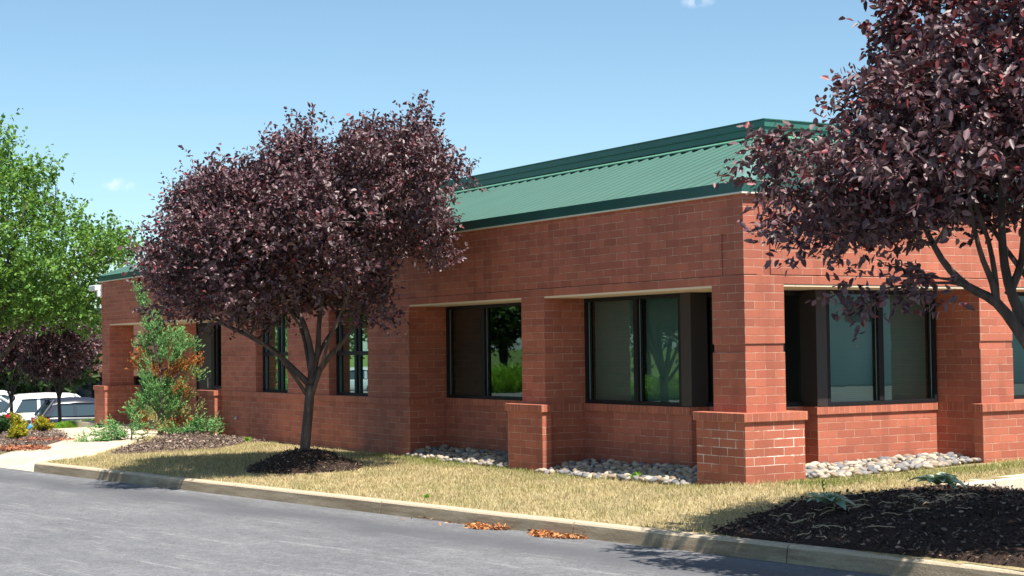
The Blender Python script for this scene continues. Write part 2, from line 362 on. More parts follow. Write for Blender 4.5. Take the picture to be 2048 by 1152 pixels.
# ------------------------------------------------------------------ terrain heights
sm = lambda t: (lambda q: q*q*(3-2*q))(np.clip(t, 0, 1))
def curbY(x): return -3.22+0.153*np.asarray(x, float)
T1 = AT(608, 900, 23.5); T1[2] = 0.145
T2 = np.array([5.6, -1.2, 0.12])
def zroad(x, y):
    x = np.asarray(x, float); y = np.asarray(y, float)
    z = -0.30-1.22*sm((-17-x)/23)*sm((y+22)/9)
    z = z-0.75*sm((-36-x)/22)*sm((-12-y)/8)
    z = z+0.155*sm((x-1.2)/0.6)*sm((y+0.9)/2.0)
    return z
def zland(x, y):
    x = np.asarray(x, float); y = np.asarray(y, float)
    zw = np.interp(x, [-34, -30, -25, -18, -8, -3.5, -0.9, 0, 3], [-1.0, -0.62, -0.24, -0.15, -0.125, -0.125, -0.09, -0.015, 0.01])
    zw = zw+0.018*np.maximum(0, y)*sm((x+4)/4)
    d = (y-curbY(x))*0.988
    edge = np.interp(x, [-34, -28, -20, -14], [-1.05, -0.75, -0.24, -0.155])
    z = edge+(zw-edge)*sm(d/3.0)
    z = z+0.27*np.exp(-(((x-T1[0])**2+(y-T1[1])**2)/0.62**2)**1.3)
    z = z+0.16*np.exp(-(((x-5.0)/2.0)**2+((y+0.6)/1.0)**2))
    z = z+0.07*np.exp(-(((x+16.6)/2.0)**2+((y+1.2)/1.2)**2))
    return z
def grid(name, xs, ys, zf, mat, mask=None, kind=None, parent=None, dz=0.0, jit=0.0):
    X, Y = np.meshgrid(xs, ys); Z = zf(X, Y)+dz
    if jit: Z = Z+RNG.normal(0, jit, Z.shape)
    ny, nx = X.shape; V = np.stack([X, Y, Z], -1).reshape(-1, 3); I = np.arange(nx*ny).reshape(ny, nx)
    F = np.stack([I[:-1, :-1], I[:-1, 1:], I[1:, 1:], I[1:, :-1]], -1).reshape(-1, 4)
    if mask is not None:
        c = V[F].mean(1); F = F[mask(c[:, 0], c[:, 1])]
        used = np.unique(F); re = -np.ones(len(V), int); re[used] = np.arange(len(used)); V = V[used]; F = re[F]
    o = npmesh(name, V, F, mat, parent, smooth=True)
    if kind: o['kind'] = kind
    return o
def axis(fine, lo, hi, step):
    a = list(np.arange(lo, hi+1e-6, step)); e = [8, 20, 50, 110, 250, 600, 1500, 4000]
    return np.array([lo-k for k in reversed(e)]+a+[hi+k for k in e])
grid('ground', axis(1, -120, 60, 12), axis(1, -80, 100, 12), lambda x, y: zroad(x, y)-0.10, FAR, kind='structure')
grid('road', np.concatenate([np.arange(-110, -45, 2.0), np.arange(-45, 20, 0.25), np.arange(20, 110, 2.0)]),
     np.concatenate([np.arange(-70, -20, 2.0), np.arange(-20, 12, 0.25), np.arange(12, 70, 2.0)]), zroad, ASP, kind='structure')
landmask = lambda x, y: (y > curbY(x)+0.06) & ~((x > 1.66) & (y > 1.30)) & ((x < 10) | (y < -0.0))
Lp = [(-14.75, curbY(-14.75)-0.03)]+[tuple(G(x_, y_, z_)[:2]) for x_, y_, z_ in ((40, 908, -.2), (85, 900, -.19), (122, 889, -.18), (137, 879, -.17), (134, 868, -.18), (118, 861, -.19), (104, 857, -.2))]+[(-27.3, -1.2), (-27.6, 0.2)]
Rp = [(-11.9, curbY(-11.9)-0.03)]+[tuple(G(x_, y_, z_)[:2]) for x_, y_, z_ in ((180, 914, -.15), (225, 898, -.13), (258, 889, -.12), (290, 880, -.12), (330, 868, -.12))]+[(-19.0, 0.2)]
PATHPOLY = np.array([(float(a_), float(b_)) for a_, b_ in Lp+Rp[::-1]])
grid('lawn', np.arange(-33, 10, 0.08), np.arange(-9.0, 16, 0.08), zland, DIRT, mask=lambda x, y: landmask(x, y) & ~(inpoly(x, y, PATHPOLY) & (y < curbY(x)+1.0)) & ~((x > -24.0) & (x < -1.2) & (y > 1.2)), kind='structure')

# kerbs ------------------------------------------------------------
def kerb(name, pts, zb, zt, width, mat, inward, seg=3.05, label=None):
    """pts polyline of the front top edge, inward = side of the body"""
    mb = MB(); pts = [np.array(p, float) for p in pts]
    run = 0
    for a, b in zip(pts[:-1], pts[1:]):
        L = np.linalg.norm(b-a); d = (b-a)/L; n = np.array([-d[1], d[0]])*inward; k = max(1, int(round(L/seg)))
        for i in range(k):
            s0, s1 = L*i/k+0.007, L*(i+1)/k-0.007; m_ = 6
            prof = []
            for j in range(m_+1):
                s_ = s0+(s1-s0)*j/m_; q = a+d*s_; wob = random.uniform(-0.004, 0.004); 
                zt_ = zt(q[0], q[1])+random.uniform(-0.003, 0.003)
                prof.append([(*(q+n*(-0.022+wob)), zb(q[0], q[1])), (*(q+n*wob), zt_-0.022), (*(q+n*(0.018+wob)), zt_-0.004), (*(q+n*0.035), zt_), (*(q+n*width), zt_), (*(q+n*width), zb(q[0], q[1]))])
            nn = 6; vs = [v for r in prof for v in r]; fs = []
            for j in range(m_):
                for t_ in range(nn-1): 
                    f = (j*nn+t_, (j+1)*nn+t_, (j+1)*nn+t_+1, j*nn+t_+1); fs.append(f if inward > 0 else tuple(reversed(f)))
            fs += [tuple(range(nn)) , tuple(reversed(range(m_*nn, m_*nn+nn)))]
            mb.add(vs, fs)
    o = mb.build(name, mat); o['kind'] = 'structure'; return o
zlow = lambda x, y: float(zroad(x, y))-0.05
zc = lambda x, y: -0.15
kerb('kerb', [(-11.9, curbY(-11.9)), (-8.9, curbY(-8.9)), (1.0, curbY(1.0)), (12, curbY(12))], zlow, zc, 0.15, CRB, 1)
kerb('kerb', [(1.78, 1.36), (1.72, 1.7), (1.66, 2.3), (1.62, 14)], zlow, lambda x, y: float(zland(1.5, y))+0.0, 0.17, CRBL, 1)
kerb('kerb', [(-22.5, curbY(-22.5)), (-14.9, curbY(-14.9))], zlow, lambda x, y: float(zland(x, y+.25))+.01, 0.30, CRBL, 1)

# walk -------------------------------------------------------------
def strip(name, Lp, Rp, n, zf, mat, dz, kind='structure'):
    def res(P):
        P = np.array(P, float); s = np.r_[0, np.cumsum(np.hypot(*np.diff(P, axis=0).T))]; t = np.linspace(0, s[-1], n)
        return np.stack([np.interp(t, s, P[:, 0]), np.interp(t, s, P[:, 1])], 1)
    A, B = res(Lp), res(Rp); k = 14; V = []
    for j in range(k+1):
        Q = A*(1-j/k)+B*j/k; V.append(np.stack([Q[:, 0], Q[:, 1], zf(Q[:, 0], Q[:, 1])+dz], 1))
    dn = np.array([0, 0, .14]); V = [V[0]-dn]+V+[V[-1]-dn]; k += 2
    V = np.concatenate(V); I = np.arange(n*(k+1)).reshape(k+1, n)
    F = np.stack([I[:-1, :-1], I[1:, :-1], I[1:, 1:], I[:-1, 1:]], -1).reshape(-1, 4)
    q_ = len(F)//2; nrm = np.cross(V[F[q_, 1]]-V[F[q_, 0]], V[F[q_, 2]]-V[F[q_, 0]])
    if nrm[2] < 0: F = F[:, ::-1]
    o = npmesh(name, V, F, mat); o['kind'] = kind; return o
def gp(px, py, z): q = G(px, py, z); return (q[0], q[1])
def zpath(x, y):
    d = (y-curbY(x)); return np.where(d < 0.9, zroad(x, y)-0.03+(zland(x, y)-zroad(x, y))*sm(d/0.9), zland(x, y))
strip('path', Lp, Rp, 60, zpath, CON, 0.035)
mb = MB(); mb.box(-27.5, -17.95, 0.0, 1.75, -0.6, -0.135); o = mb.build('porch_floor', CON); o['kind'] = 'structure'

# mulch beds -------------------------------------------------------
def bed(name, poly, step, mat, dz=0.035, edge=0.12, zf=zland):
    poly = np.array(poly); lo, hi = poly.min(0), poly.max(0)
    def z(x, y):
        d = polydist(x, y, poly)*np.where(inpoly(x, y, poly), 1, -1); return zf(x, y)-0.03+(dz+0.03)*sm(d/edge+0.3)+RNG.normal(0, 0.006, x.shape)
    return grid(name, np.arange(lo[0]-.1, hi[0]+.1, step), np.arange(lo[1]-.1, hi[1]+.1, step), z, mat, mask=lambda x, y: inpoly(x, y, poly), kind='structure')
def chips(name, poly, n, cols, size, label, zf=zland, dz=0.04, cat='mulch', parent=None):
    poly = np.array(poly); lo, hi = poly.min(0), poly.max(0); P = RNG.uniform(lo, hi, (n*3, 2)); P = P[inpoly(P[:, 0], P[:, 1], poly)][:n]; n = len(P)
    z = zf(P[:, 0], P[:, 1])+dz+RNG.uniform(-.012, .018, n); P3 = np.c_[P, z]
    D = RNG.normal(size=(n, 3)); D[:, 2] *= 0.35
    c = np.array(cols)[RNG.integers(0, len(cols), n)]*RNG.uniform(.6, 1.4, (n, 1))
    L = size*RNG.uniform(.5, 1.6, n); o = leaves(name, P3, D, L, L*RNG.uniform(.25, .5, n), c, CHIP, parent, fold=0.15)
    return tag(o, label, cat, kind='stuff')
ell = lambda cx, cy, a, b, rot=0, n=40, wob=0.05: [(cx+(a*math.cos(t)*math.cos(rot)-b*math.sin(t)*math.sin(rot))*(1+wob*math.sin(3*t+cx)), cy+(a*math.cos(t)*math.sin(rot)+b*math.sin(t)*math.cos(rot))*(1+wob*math.sin(4*t+1))) for t in np.linspace(0, 2*math.pi, n, endpoint=False)]
dark = [(.24, .18, .14), (.10, .07, .055), (.03, .02, .016), (.05, .032, .025), (.085, .06, .048), (.022, .015, .012), (.16, .12, .10)]
brn = [(.14, .10, .08), (.21, .155, .125), (.09, .065, .05), (.30, .24, .20)]
tree_bed = ell(T1[0], T1[1], 0.92, 0.86); bed('mulch_ring', tree_bed, 0.05, MUL)
chips('mulch_chips', tree_bed, 2600, dark, 0.035, 'dark bark mulch mounded round the trunk of the dark plum tree in the lawn')
right_bed = [gp(1412, 1061, -.13), gp(1500, 1036, -.10), gp(1580, 1010, -.04), gp(1650, 996, .0), (2.05, -0.2), (1.95, 0.4), (1.86, 1.0), (1.95, 1.28), (9.6, 1.28), (9.6, -1.5), (9.0, curbY(9)+.13), (6, curbY(6)+.13), (3.2, curbY(3.2)+.13)]
bed('mulch_bed', right_bed, 0.05, MUL)
chips('mulch_chips', right_bed, 15000, dark, 0.04, 'dark bark mulch spread on the kerbed bed under the large plum tree at the right')
jun_bed = [gp(*a) for a in ((215, 906, -.12), (260, 893, -.12), (300, 885, -.12), (330, 878, -.12))]+[(-19.2, -0.3), (-17.9, -0.08), (-14.4, 0.05), gp(492, 886, -.12), gp(430, 896, -.11), gp(330, 902, -.12), gp(265, 907, -.13)]
bed('mulch_bed', jun_bed, 0.06, MULB)
chips('mulch_chips', jun_bed, 4500, brn, 0.05, 'brown bark mulch of the bed under the tall juniper')
isl_bed = [gp(0, 910, -.2), gp(40, 907, -.2), gp(85, 898, -.19), gp(120, 888, -.18), gp(135, 879, -.17), gp(132, 868, -.18), gp(116, 861, -.19), gp(103, 857, -.2), gp(40, 857, -.25), (-30, -5.0), (-24, -6.0), (-15.6, -5.2)]
bed('mulch_bed', isl_bed, 0.08, MULB, dz=0.04)
chips('mulch_chips', isl_bed, 9000, brn, 0.05, 'brown bark mulch of the island bed left of the concrete path')
far_bed = [(-27.4, 0.3), (-27.2, 2.5), (-31.5, 2.6), (-31.5, -3.0), (-27.3, -1.3)]
bed('mulch_bed', far_bed, 0.12, MULB, dz=0.04)

# grass ------------------------------------------------------------
def grass_field():
    n0 = 330000; P = RNG.uniform((-15.5, -6.0), (6.0, 6.5), (n0, 2)); x, y = P[:, 0], P[:, 1]
    D = np.hypot(x-CAM[0], y-CAM[1])
    ok = landmask(x, y) & (y > curbY(x)+0.17) & (y < np.where(x < -0.02, -0.02, 99)) & ~((x < -0.0) & (y > 0.0))
    ok &= ~((x > 1.46) & (y > 1.3))
    for b in (tree_bed, right_bed, jun_bed, isl_bed): ok &= ~inpoly(x, y, b)
    pp = np.array(Lp+Rp[::-1]); ok &= ~inpoly(x, y, pp)
    ok |= ((x > -8.6) & (x < -5.3) & (y > -0.02) & (y < 0.12)) & False
    ok &= (x > 0.0) | (y < -0.02)
    # right facade strip: grass starts 0.55 m off the wall line where the stones end
    ok &= ~((x > -0.2) & (x < 0.25) & (y > 0.9) & (y < 4.0))
    P = P[ok]; x, y = P[:, 0], P[:, 1]; n = len(P)
    z = zland(x, y)
    # clumpy length and greenness
    g1 = np.sin(x*1.9+1.3*np.sin(y*1.7))*np.sin(y*2.3+np.sin(x*1.1)); g2 = np.sin(x*7+2*np.sin(y*5))*np.sin(y*8)
    wall = np.clip(1-(0.15-y)/1.0, 0, 1)*(x < -0.3)*(x > -9.5)*np.clip((-x)/6, 0.3, 1)
    right = (x > 0.2)*(y > 0.3)*0.55*(x < 1.0)
    gr = np.clip(0.13+0.17*g1+0.12*g2+0.85*wall+right+RNG.normal(0, .12, n), 0, 1)
    tan = np.array([0.42, 0.345, 0.18]); pale = np.array([0.68, 0.60, 0.40]); green = np.array([0.17, 0.24, 0.055])
    c = tan+(pale-tan)*RNG.uniform(0, 1, (n, 1))**1.3; c = c*(1-gr[:, None])+green*gr[:, None]; c *= RNG.uniform(.62, 1.15, (n, 1))
    H = (0.045+0.012*g2+0.02*gr)*RNG.uniform(.5, 1.35, n); W = 0.0055*RNG.uniform(.7, 1.5, n)
    a = RNG.uniform(0, 2*math.pi, n); s = np.stack([np.cos(a), np.sin(a), np.zeros(n)], 1)
    base = np.c_[P, z-0.004]; lean = RNG.normal(0, 0.45, (n, 3)); lean[:, 2] = 1; lean = unit(lean)
    V = np.stack([base-s*W[:, None], base+s*W[:, None], base+lean*H[:, None]], 1).reshape(-1, 3)
    F = np.arange(3*n).reshape(-1, 3)
    o = npmesh('grass', V, F, BLADE, tint=np.repeat(c, 3, 0)); tag(o, 'short dry straw coloured lawn grass between the kerb and the brick building', 'grass', kind='stuff')
grass_field()

# river stones -----------------------------------------------------
def stones(label, poly, sp, size, back):
    poly = np.array(poly); lo, hi = poly.min(0), poly.max(0)
    ico = bmesh.new(); bmesh.ops.create_icosphere(ico, subdivisions=2, radius=1.0); bv = np.array([v.co[:] for v in ico.verts]); bf = np.array([[v.index for v in f.verts] for f in ico.faces]); ico.free()
    pts = []
    for xx in np.arange(lo[0], hi[0], sp):
        for yy in np.arange(lo[1], hi[1], sp): pts.append((xx+random.uniform(-.4, .4)*sp, yy+random.uniform(-.4, .4)*sp))
    P = np.array(pts); P = P[inpoly(P[:, 0], P[:, 1], poly)]; P = np.concatenate([P, P[RNG.random(len(P)) < .45]+RNG.uniform(-.4, .4, ((RNG.random(len(P)) < 2).sum(), 2))[:0].reshape(-1, 2) if False else P[:0]])
    VV, FF, TT = [], [], []; pal = np.array([(.34, .30, .25), (.22, .21, .21), (.42, .35, .26), (.15, .15, .165), (.46, .40, .32), (.28, .22, .16)])
    for i, (x, y) in enumerate(P):
        s = size*random.uniform(.6, 1.35); a = random.uniform(0, 6.28); e = np.array([1.0, random.uniform(.6, .9), random.uniform(.42, .65)])*s
        v = bv*(1+0.10*np.sin(bv@np.array([2.3, 1.7, 1.1])+i)[:, None])*e; ca, sa = math.cos(a), math.sin(a)
        v = np.stack([v[:, 0]*ca-v[:, 1]*sa, v[:, 0]*sa+v[:, 1]*ca, v[:, 2]+v[:, 0]*random.uniform(-.35, .35)], 1)+np.array([x, y, float(zland(x, y))+s*0.25+random.uniform(0, .04)+.10*min(1, max(0, back(x, y)))])
        VV.append(v); FF.append(bf+len(VV[0])*i); TT.append(np.tile(pal[random.randrange(6)]*random.uniform(.75, 1.15), (len(v), 1)))
    o = npmesh('river_stones', np.concatenate(VV), np.concatenate(FF), ROCK, tint=np.concatenate(TT), smooth=True)
    tag(o, label, 'stones', kind='stuff')
stones('rounded river stones at the foot of the recess under the narrower left window', [(-8.62, .76), (-8.62, .02), (-5.34, -0.10), (-5.34, .76)], 0.088, 0.056, lambda x, y: y/.76)
stones('rounded river stones at the foot of the recess under the wide window left of the corner pier', [(-4.36, .76), (-4.36, -0.14), (-0.95, -.12), (-0.95, .76), (-1.15, .78)], 0.088, 0.056, lambda x, y: y/.76)
stones('sunlit pale river stones along the foot of the wall right of the corner pier', [(-0.88, .95), (.16, .90), (.22, 1.6), (.10, 3.0), (-.08, 4.02), (-0.88, 4.02)], 0.088, 0.056, lambda x, y: -x/.8)

# ------------------------------------------------------------------ the brick building
BX = empty('office_building', (0, 0, 0)); tag(BX, 'long single storey red brick office building with a green metal mansard roof', 'building')
ZC, ZO, ZE = 0.813, 2.337, 3.40       # coping top, opening top, eave
ZB = -0.5
wall = MB(); cop = MB(); lint = MB()
# each facade is described along a = distance along it; P(side, a0,a1, d0,d1, z0,z1): d measured inwards from the facade plane
def P(mb, side, a0, a1, d0, d1, z0, z1):
    if side == 'L': mb.box(-a1, -a0, 0.15+d0, 0.15+d1, z0, z1)
    else: mb.box(-0.15-d1, -0.15-d0, a0, a1, z0, z1)
ZN = (15*0.1016, 16*0.1016)
def upper(mb, side, a0, a1, th=0.3, z0=ZC, z1=ZO, inset=0.014):
    """stretch of upper wall with the recessed course"""
    P(mb, side, a0, a1, 0, th, z0, ZN[0]); P(mb, side, a0, a1, inset, th, ZN[0], ZN[1]); P(mb, side, a0, a1, 0, th, ZN[1], z1)
def column(c, x0, x1, y0, y1, uvoff=(0, 0)):
    mb = MB(); i = .014; mb.box(x0, x1, y0, y1, ZC, ZN[0]); mb.box(x0+i, x1-i, y0+i, y1-i, ZN[0], ZN[1]); mb.box(x0, x1, y0, y1, ZN[1], ZO)
    return mb.build('column', BR, BX, uv=True, off=uvoff)
column(0, -0.76, -0.15, 0.15, 0.76, (0.15, 0))
# frieze band above the openings: base, top zone, panel, corner block, lintel course
def frieze(side, a0, a1, c0, c1, p0):
    th = 0.42
    P(wall, side, a0, a1, 0.0, th, 29*.1016, ZE)
    P(wall, side, c0, a1, 0.014, th, 24*.1016, 29*.1016)         # base seen in the slots
    if c0 > a0: P(wall, side, a0, c0, 0.0, th, 24*.1016, 29*.1016)
    P(wall, side, c1, a1, 0.0, 0.014, 24*.1016+.012, 29*.1016)
for side, c0 in (('L', 0.15), ('R', 0.15)):
    pass
th = 0.61
# left facade frieze (x from -25.2 to -0.15)
wall.box(-25.2, -0.15, 0.15, th+.15, 29*.1016, ZE)
wall.box(-25.2, -0.564, 0.15, th+.15, 24*.1016+.012, 29*.1016)
wall.box(-0.564, -0.37, 0.168, th+.15, 24*.1016+.012, 29*.1016)
wall.box(-0.37, -0.15, 0.15, 0.36, 24*.1016+.012, 29*.1016)
wall.box(-25.2, -0.166, 0.166, th+.15, 24*.1016, 24*.1016+.012)
wall.box(-0.168-.40, -0.168, 0.36, 0.56, 24*.1016+.012, 29*.1016)
# right facade frieze (y from .76 on, x=-.15)
wall.box(-.76, -0.15, th+.15, 16, 29*.1016, ZE)
wall.box(-.55, -0.15, 0.564, 16, 24*.1016+.012, 29*.1016-.001)
wall.box(-.76, -0.166, th+.15, 16, 24*.1016, 24*.1016+.012)
lint.box(-25.2, -0.15, 0.15, th+.15, ZO, 24*.1016); lint.box(-.76, -0.15, th+.15, 16, ZO, 24*.1016)
# left facade: wall with two windows between x=-17.0 and -8.64
for a0, a1 in ((8.64, 10.17), (11.74, 13.58), (15.15, 17.0)): upper(wall, 'L', a0, a1, 0.45)
P(wall, 'L', 8.64, 17.0, 0.0, 0.45, ZB, ZC-.1016); P(cop, 'L', 8.615, 17.0, -.025, 0.45, ZC-.1016, ZC)
# recesses, left: lower wall at d .67, returns
for a0, a1 in ((5.15, 8.64), (0.76, 4.54)):
    e = a1 if a1 > 5 else 4.54; s_ = a0 if a0 > 5 else 2.07
    P(wall, 'L', s_, e, 0.67, 0.95, ZB, ZC-.1016); P(cop, 'L', s_, e, 0.645, 0.95, ZC-.1016, ZC)
upper(wall, 'L', 4.54, 5.15, 0.72); P(wall, 'L', 4.54, 5.15, 0.0, 0.67, ZB, ZC-.1016); P(cop, 'L', 4.54-.0, 5.15, 0.0, 0.645, ZC-.1016, ZC)
P(wall, 'L', 8.64, 8.9, 0.45, 0.95, ZB, ZO)
# deep corner behind the column
wall.box(-2.07, -1.18, 1.11, 1.4, ZB, ZC); wall.box(-1.4, -1.18, 1.4, 1.96, ZB, ZC)
# right recess lower wall at x=-.93
wall.box(-1.25, -.93, 1.96, 4.09, ZB, ZC-.1016); cop.box(-1.25, -.905, 1.935, 4.09, ZC-.1016, ZC)
upper(wall, 'R', 4.09, 4.70, 0.82); P(wall, 'R', 4.09, 4.70, 0.0, 0.78, ZB, ZC-.1016); P(cop, 'R', 4.09, 4.70, 0.0, 0.755, ZC-.1016, ZC)
P(wall, 'R', 4.70, 8.3, 0.0, 0.78, ZB, ZC-.1016); P(cop, 'R', 4.70, 8.3, -.0, 0.78, ZC-.1016, ZC)
upper(wall, 'R', 8.3, 16, 0.8); P(wall, 'R', 8.3, 16, 0.0, 0.78, ZB, ZC)
# porch: back wall y=1.6, right return, ceiling line
wall.box(-25.2, -22.31, 1.6, 2.0, ZB, ZE); wall.box(-22.31, -18.6, 1.6, 2.0, 2.32, ZE); wall.box(-20.2, -16.6, 1.6, 2.0, ZB, 2.32)
wall.box(-17.0, -16.6, .6, 1.6, ZB, ZO)
column(1, -25.16, -24.55, .15, .76)
# far end and rear shell
wall.box(-25.2, -24.9, 2.0, 16, ZB, ZE); wall.box(-25.2, -.15, 15.7, 16, ZB, ZE)
wall.build('wall', BR, BX, uv=True); 
cop.build('coping', ROW, BX, uv=True, bev=0.004); lint.build('lintel_course', LNT, BX, uv=True)
def pier(x0, x1, y0, y1, mat):
    mb = MB(); mb.box(x0, x1, y0, y1, ZB, ZC-.1016); p = mb.build('pier', mat, BX, uv=True, off=(0.1, 0))
    c = MB(); c.box(x0-.03, x1+.03, y0-.03, y1-.001, ZC-.1016, ZC+.002); c.build('cap', ROW, p, uv=True, bev=0.005); return p
p0 = MB(); p0.box(-.914, 0, 0, .914, ZB, ZC-.1016); p0 = p0.build('pier', BRP, BX, uv=True, off=(0.02, 0)); p0['label'] = 'corner pier with white salt stains in its joints'
c = MB(); c.box(-.944, .03, -.03, .944, ZC-.1016, ZC+.002); c.build('cap', ROW, p0, uv=True, bev=0.005)
pier(-5.32, -4.39, 0, .147, BR); pier(-17.95, -17.0, 0, .6, BR); pier(-25.30, -24.46, 0, .90, BR)
q = MB(); q.box(-.147, 0, 3.94, 4.87, ZB, ZC-.1016); q = q.build('pier', BR, BX, uv=True); c = MB(); c.box(-.147, .03, 3.91, 4.90, ZC-.1016, ZC+.002); c.build('cap', ROW, q, uv=True, bev=.005)
# soffits
sf = MB()
sf.box(-8.64, -5.15, .158, .95, ZO-.028, ZO-.001); sf.box(-4.54, -.76, .158, .95, ZO-.028, ZO-.001); sf.box(-2.07, -.95, .95, 1.4, ZO-.028, ZO-.001)
sf.box(-.95, -.158, .95, 4.09, ZO-.028, ZO-.001)
sf.box(-1.4, -.95, 1.4, 4.09, ZO-.028, ZO-.001); sf.box(-.76, -.158, .765, .945, ZO-.028, ZO-.001)
sf.box(-.95, -.158, 4.70, 8.3, ZO-.028, ZO-.001); sf.box(-24.55, -17.0, .158, 1.6, ZO-.028, ZO-.001); sf.box(-25.15, -24.56, .77, 1.6, ZO-.028, ZO-.001)
build_split(sf, 'soffit', SOF, BX)
# interior: floor, back walls, ceiling
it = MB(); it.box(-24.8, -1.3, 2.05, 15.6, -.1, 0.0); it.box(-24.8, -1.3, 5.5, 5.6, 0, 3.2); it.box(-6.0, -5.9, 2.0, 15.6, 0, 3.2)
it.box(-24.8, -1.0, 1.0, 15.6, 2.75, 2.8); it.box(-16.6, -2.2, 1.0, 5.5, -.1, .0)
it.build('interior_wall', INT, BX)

# windows ----------------------------------------------------------
def window(side, a0, a1, z0, z1, dep, mulls, trans, pane_mat, fw=0.05, blind=None, label=None, bmat=None):
    mb = MB(); t0, t1 = dep-.03, dep+.07
    P(mb, side, a0, a1, t0, t1, z0, z0+fw); P(mb, side, a0, a1, t0, t1, z1-fw, z1)
    P(mb, side, a0, a0+fw, t0, t1, z0+fw, z1-fw); P(mb, side, a1-fw, a1, t0, t1, z0+fw, z1-fw)
    for q in mulls: P(mb, side, q-.045, q+.045, t0-.003, t1, z0+fw, z1-fw)
    for q in trans:
        es = [a0+fw]+[x for qq in mulls for x in (qq-.045, qq+.045)]+[a1-fw]
        for i in range(0, len(es), 2): P(mb, side, es[i], es[i+1], t0, t1, q-.035, q+.035)
    wo = mb.build('window', BLK, BX, bev=0.003)
    if label: wo['label'] = label
    g = MB(); P(g, side, a0+fw, a1-fw, dep+.03, dep+.032, z0+fw, z1-fw)
    # one skin only
    g.f = [g.f[2]] if side == 'L' else [g.f[3]]
    g.build('pane', pane_mat, wo)
    st = MB()
    for e in [a1-fw-.008]+[m_-.050 for m_ in mulls]: P(st, side, e-.003, e+.003, dep+.012, dep+.022, z0+fw, z1-fw)
    build_split(st, 'bead', BEAD, wo)
    if blind:
        b = MB()
        for (u0, u1) in blind: P(b, side, u0, u1, dep+.13, dep+.135, z0+.03, z1-.02)
        b.build('blind', bmat or BLD, wo)
    return wo
window('L', 5.17, 8.62, ZC, ZO-.03, .71, (7.42,), (), GLS, blind=((7.5, 8.57),), bmat=DBL)  # dark blind is added, only to set the tone of the left pane
window('L', 2.29, 4.54, ZC, ZO-.03, .71, (3.30,), (), GLS, blind=((2.34, 3.26), (3.36, 4.5)), label='wide window with pale blinds behind its panes, the right one added to lighten it')  # right-hand blind is added to lighten the dark pane
window('L', 10.17, 11.74, ZC, ZO, .18, (10.95,), (1.56,), GLM)
window('L', 13.58, 15.15, ZC, ZO, .18, (14.36,), (1.56,), GLM)
window('R', 2.12, 4.07, ZC, ZO-.03, .78, (3.06,), (), GLS, blind=((2.2, 4.03),), label='sunlit side window with a pale blind behind its right pane')
window('R', 4.72, 8.28, ZC, ZO-.03, .78, (6.4,), (), GLS, blind=((4.8, 8.2),))
# deep corner glazing
dg = MB(); dg.box(-2.07, -1.18, 1.10, 1.16, ZC, ZC+.06); dg.box(-2.07, -1.18, 1.10, 1.16, ZO-.09, ZO-.03); dg.box(-1.24, -1.18, 1.16, 1.96, ZC, ZC+.06); dg.box(-1.24, -1.18, 1.16, 1.96, ZO-.09, ZO-.03); dg.box(-1.24, -1.18, 1.10, 1.16, ZC+.06, ZO-.09)
dw = dg.build('window', BLK, BX); dw['label'] = 'glazed corner set back behind the corner column'
g = MB(); g.quad((-2.07, 1.13, ZC+.06), (-1.24, 1.13, ZC+.06), (-1.24, 1.13, ZO-.09), (-2.07, 1.13, ZO-.09)); g.quad((-1.21, 1.16, ZC+.06), (-1.21, 1.96, ZC+.06), (-1.21, 1.96, ZO-.09), (-1.21, 1.16, ZO-.09)); g.build('pane', GLS, dw)
# bronze posts that end the window walls
for bx in ((-2.29, -2.07, .83, 1.11), (-1.26, -.90, 1.94, 2.12)):
    mb = MB(); mb.box(bx[0], bx[1], bx[2], bx[3], ZC+.002, ZO-.03); mb.build('window_post', BRZ, BX, bev=.006)
# porch door and side window
db = MB(); db.box(-22.31, -22.22, 1.56, 1.64, -.13, 2.32); db.box(-21.30, -21.15, 1.56, 1.64, -.13, 2.32); db.box(-22.22, -21.30, 1.56, 1.64, 2.22, 2.32)
dr = db.build('door_frame', BLK, BX)
mb = MB(); mb.box(-22.22, -21.30, 1.58, 1.62, -.13, 2.22); dl = mb.build('door', simple('door_paint', (.022, .016, .018), .5), BX, bev=.004)
mb = MB(); mb.tube([(-21.40, 1.52, .78), (-21.40, 1.52, 1.0)], [.014, .014]); mb.box(-21.41, -21.39, 1.52, 1.58, .79, .81); mb.box(-21.41, -21.39, 1.52, 1.58, .97, .99); mb.build('handle', STEEL, dl)
mb = MB(); mb.tube([(-21.55, 1.55, -.02), (-21.55, 1.585, -.02)], [.03, .03]); mb.build('door_stop', WHT, dl)
wf = MB(); wf.box(-21.15, -21.08, 1.55, 1.66, ZC-.05, 2.32); wf.box(-20.27, -20.2, 1.55, 1.66, ZC-.05, 2.32); wf.box(-21.08, -20.27, 1.55, 1.66, ZC-.05, ZC+.02); wf.box(-21.08, -20.27, 1.55, 1.66, 2.25, 2.32); wf.box(-20.94, -20.88, 1.55, 1.66, ZC+.02, 2.25)
wo = wf.build('window', BLK, BX); g = MB(); g.quad((-21.08, 1.6, ZC), (-20.27, 1.6, ZC), (-20.27, 1.6, 2.27), (-21.08, 1.6, 2.27)); g.build('pane', GLS, wo)
mb = MB(); mb.box(-21.15, -20.2, 1.62, 1.9, ZB, ZC-.05); mb.build('sill_wall', BR, BX, uv=True)
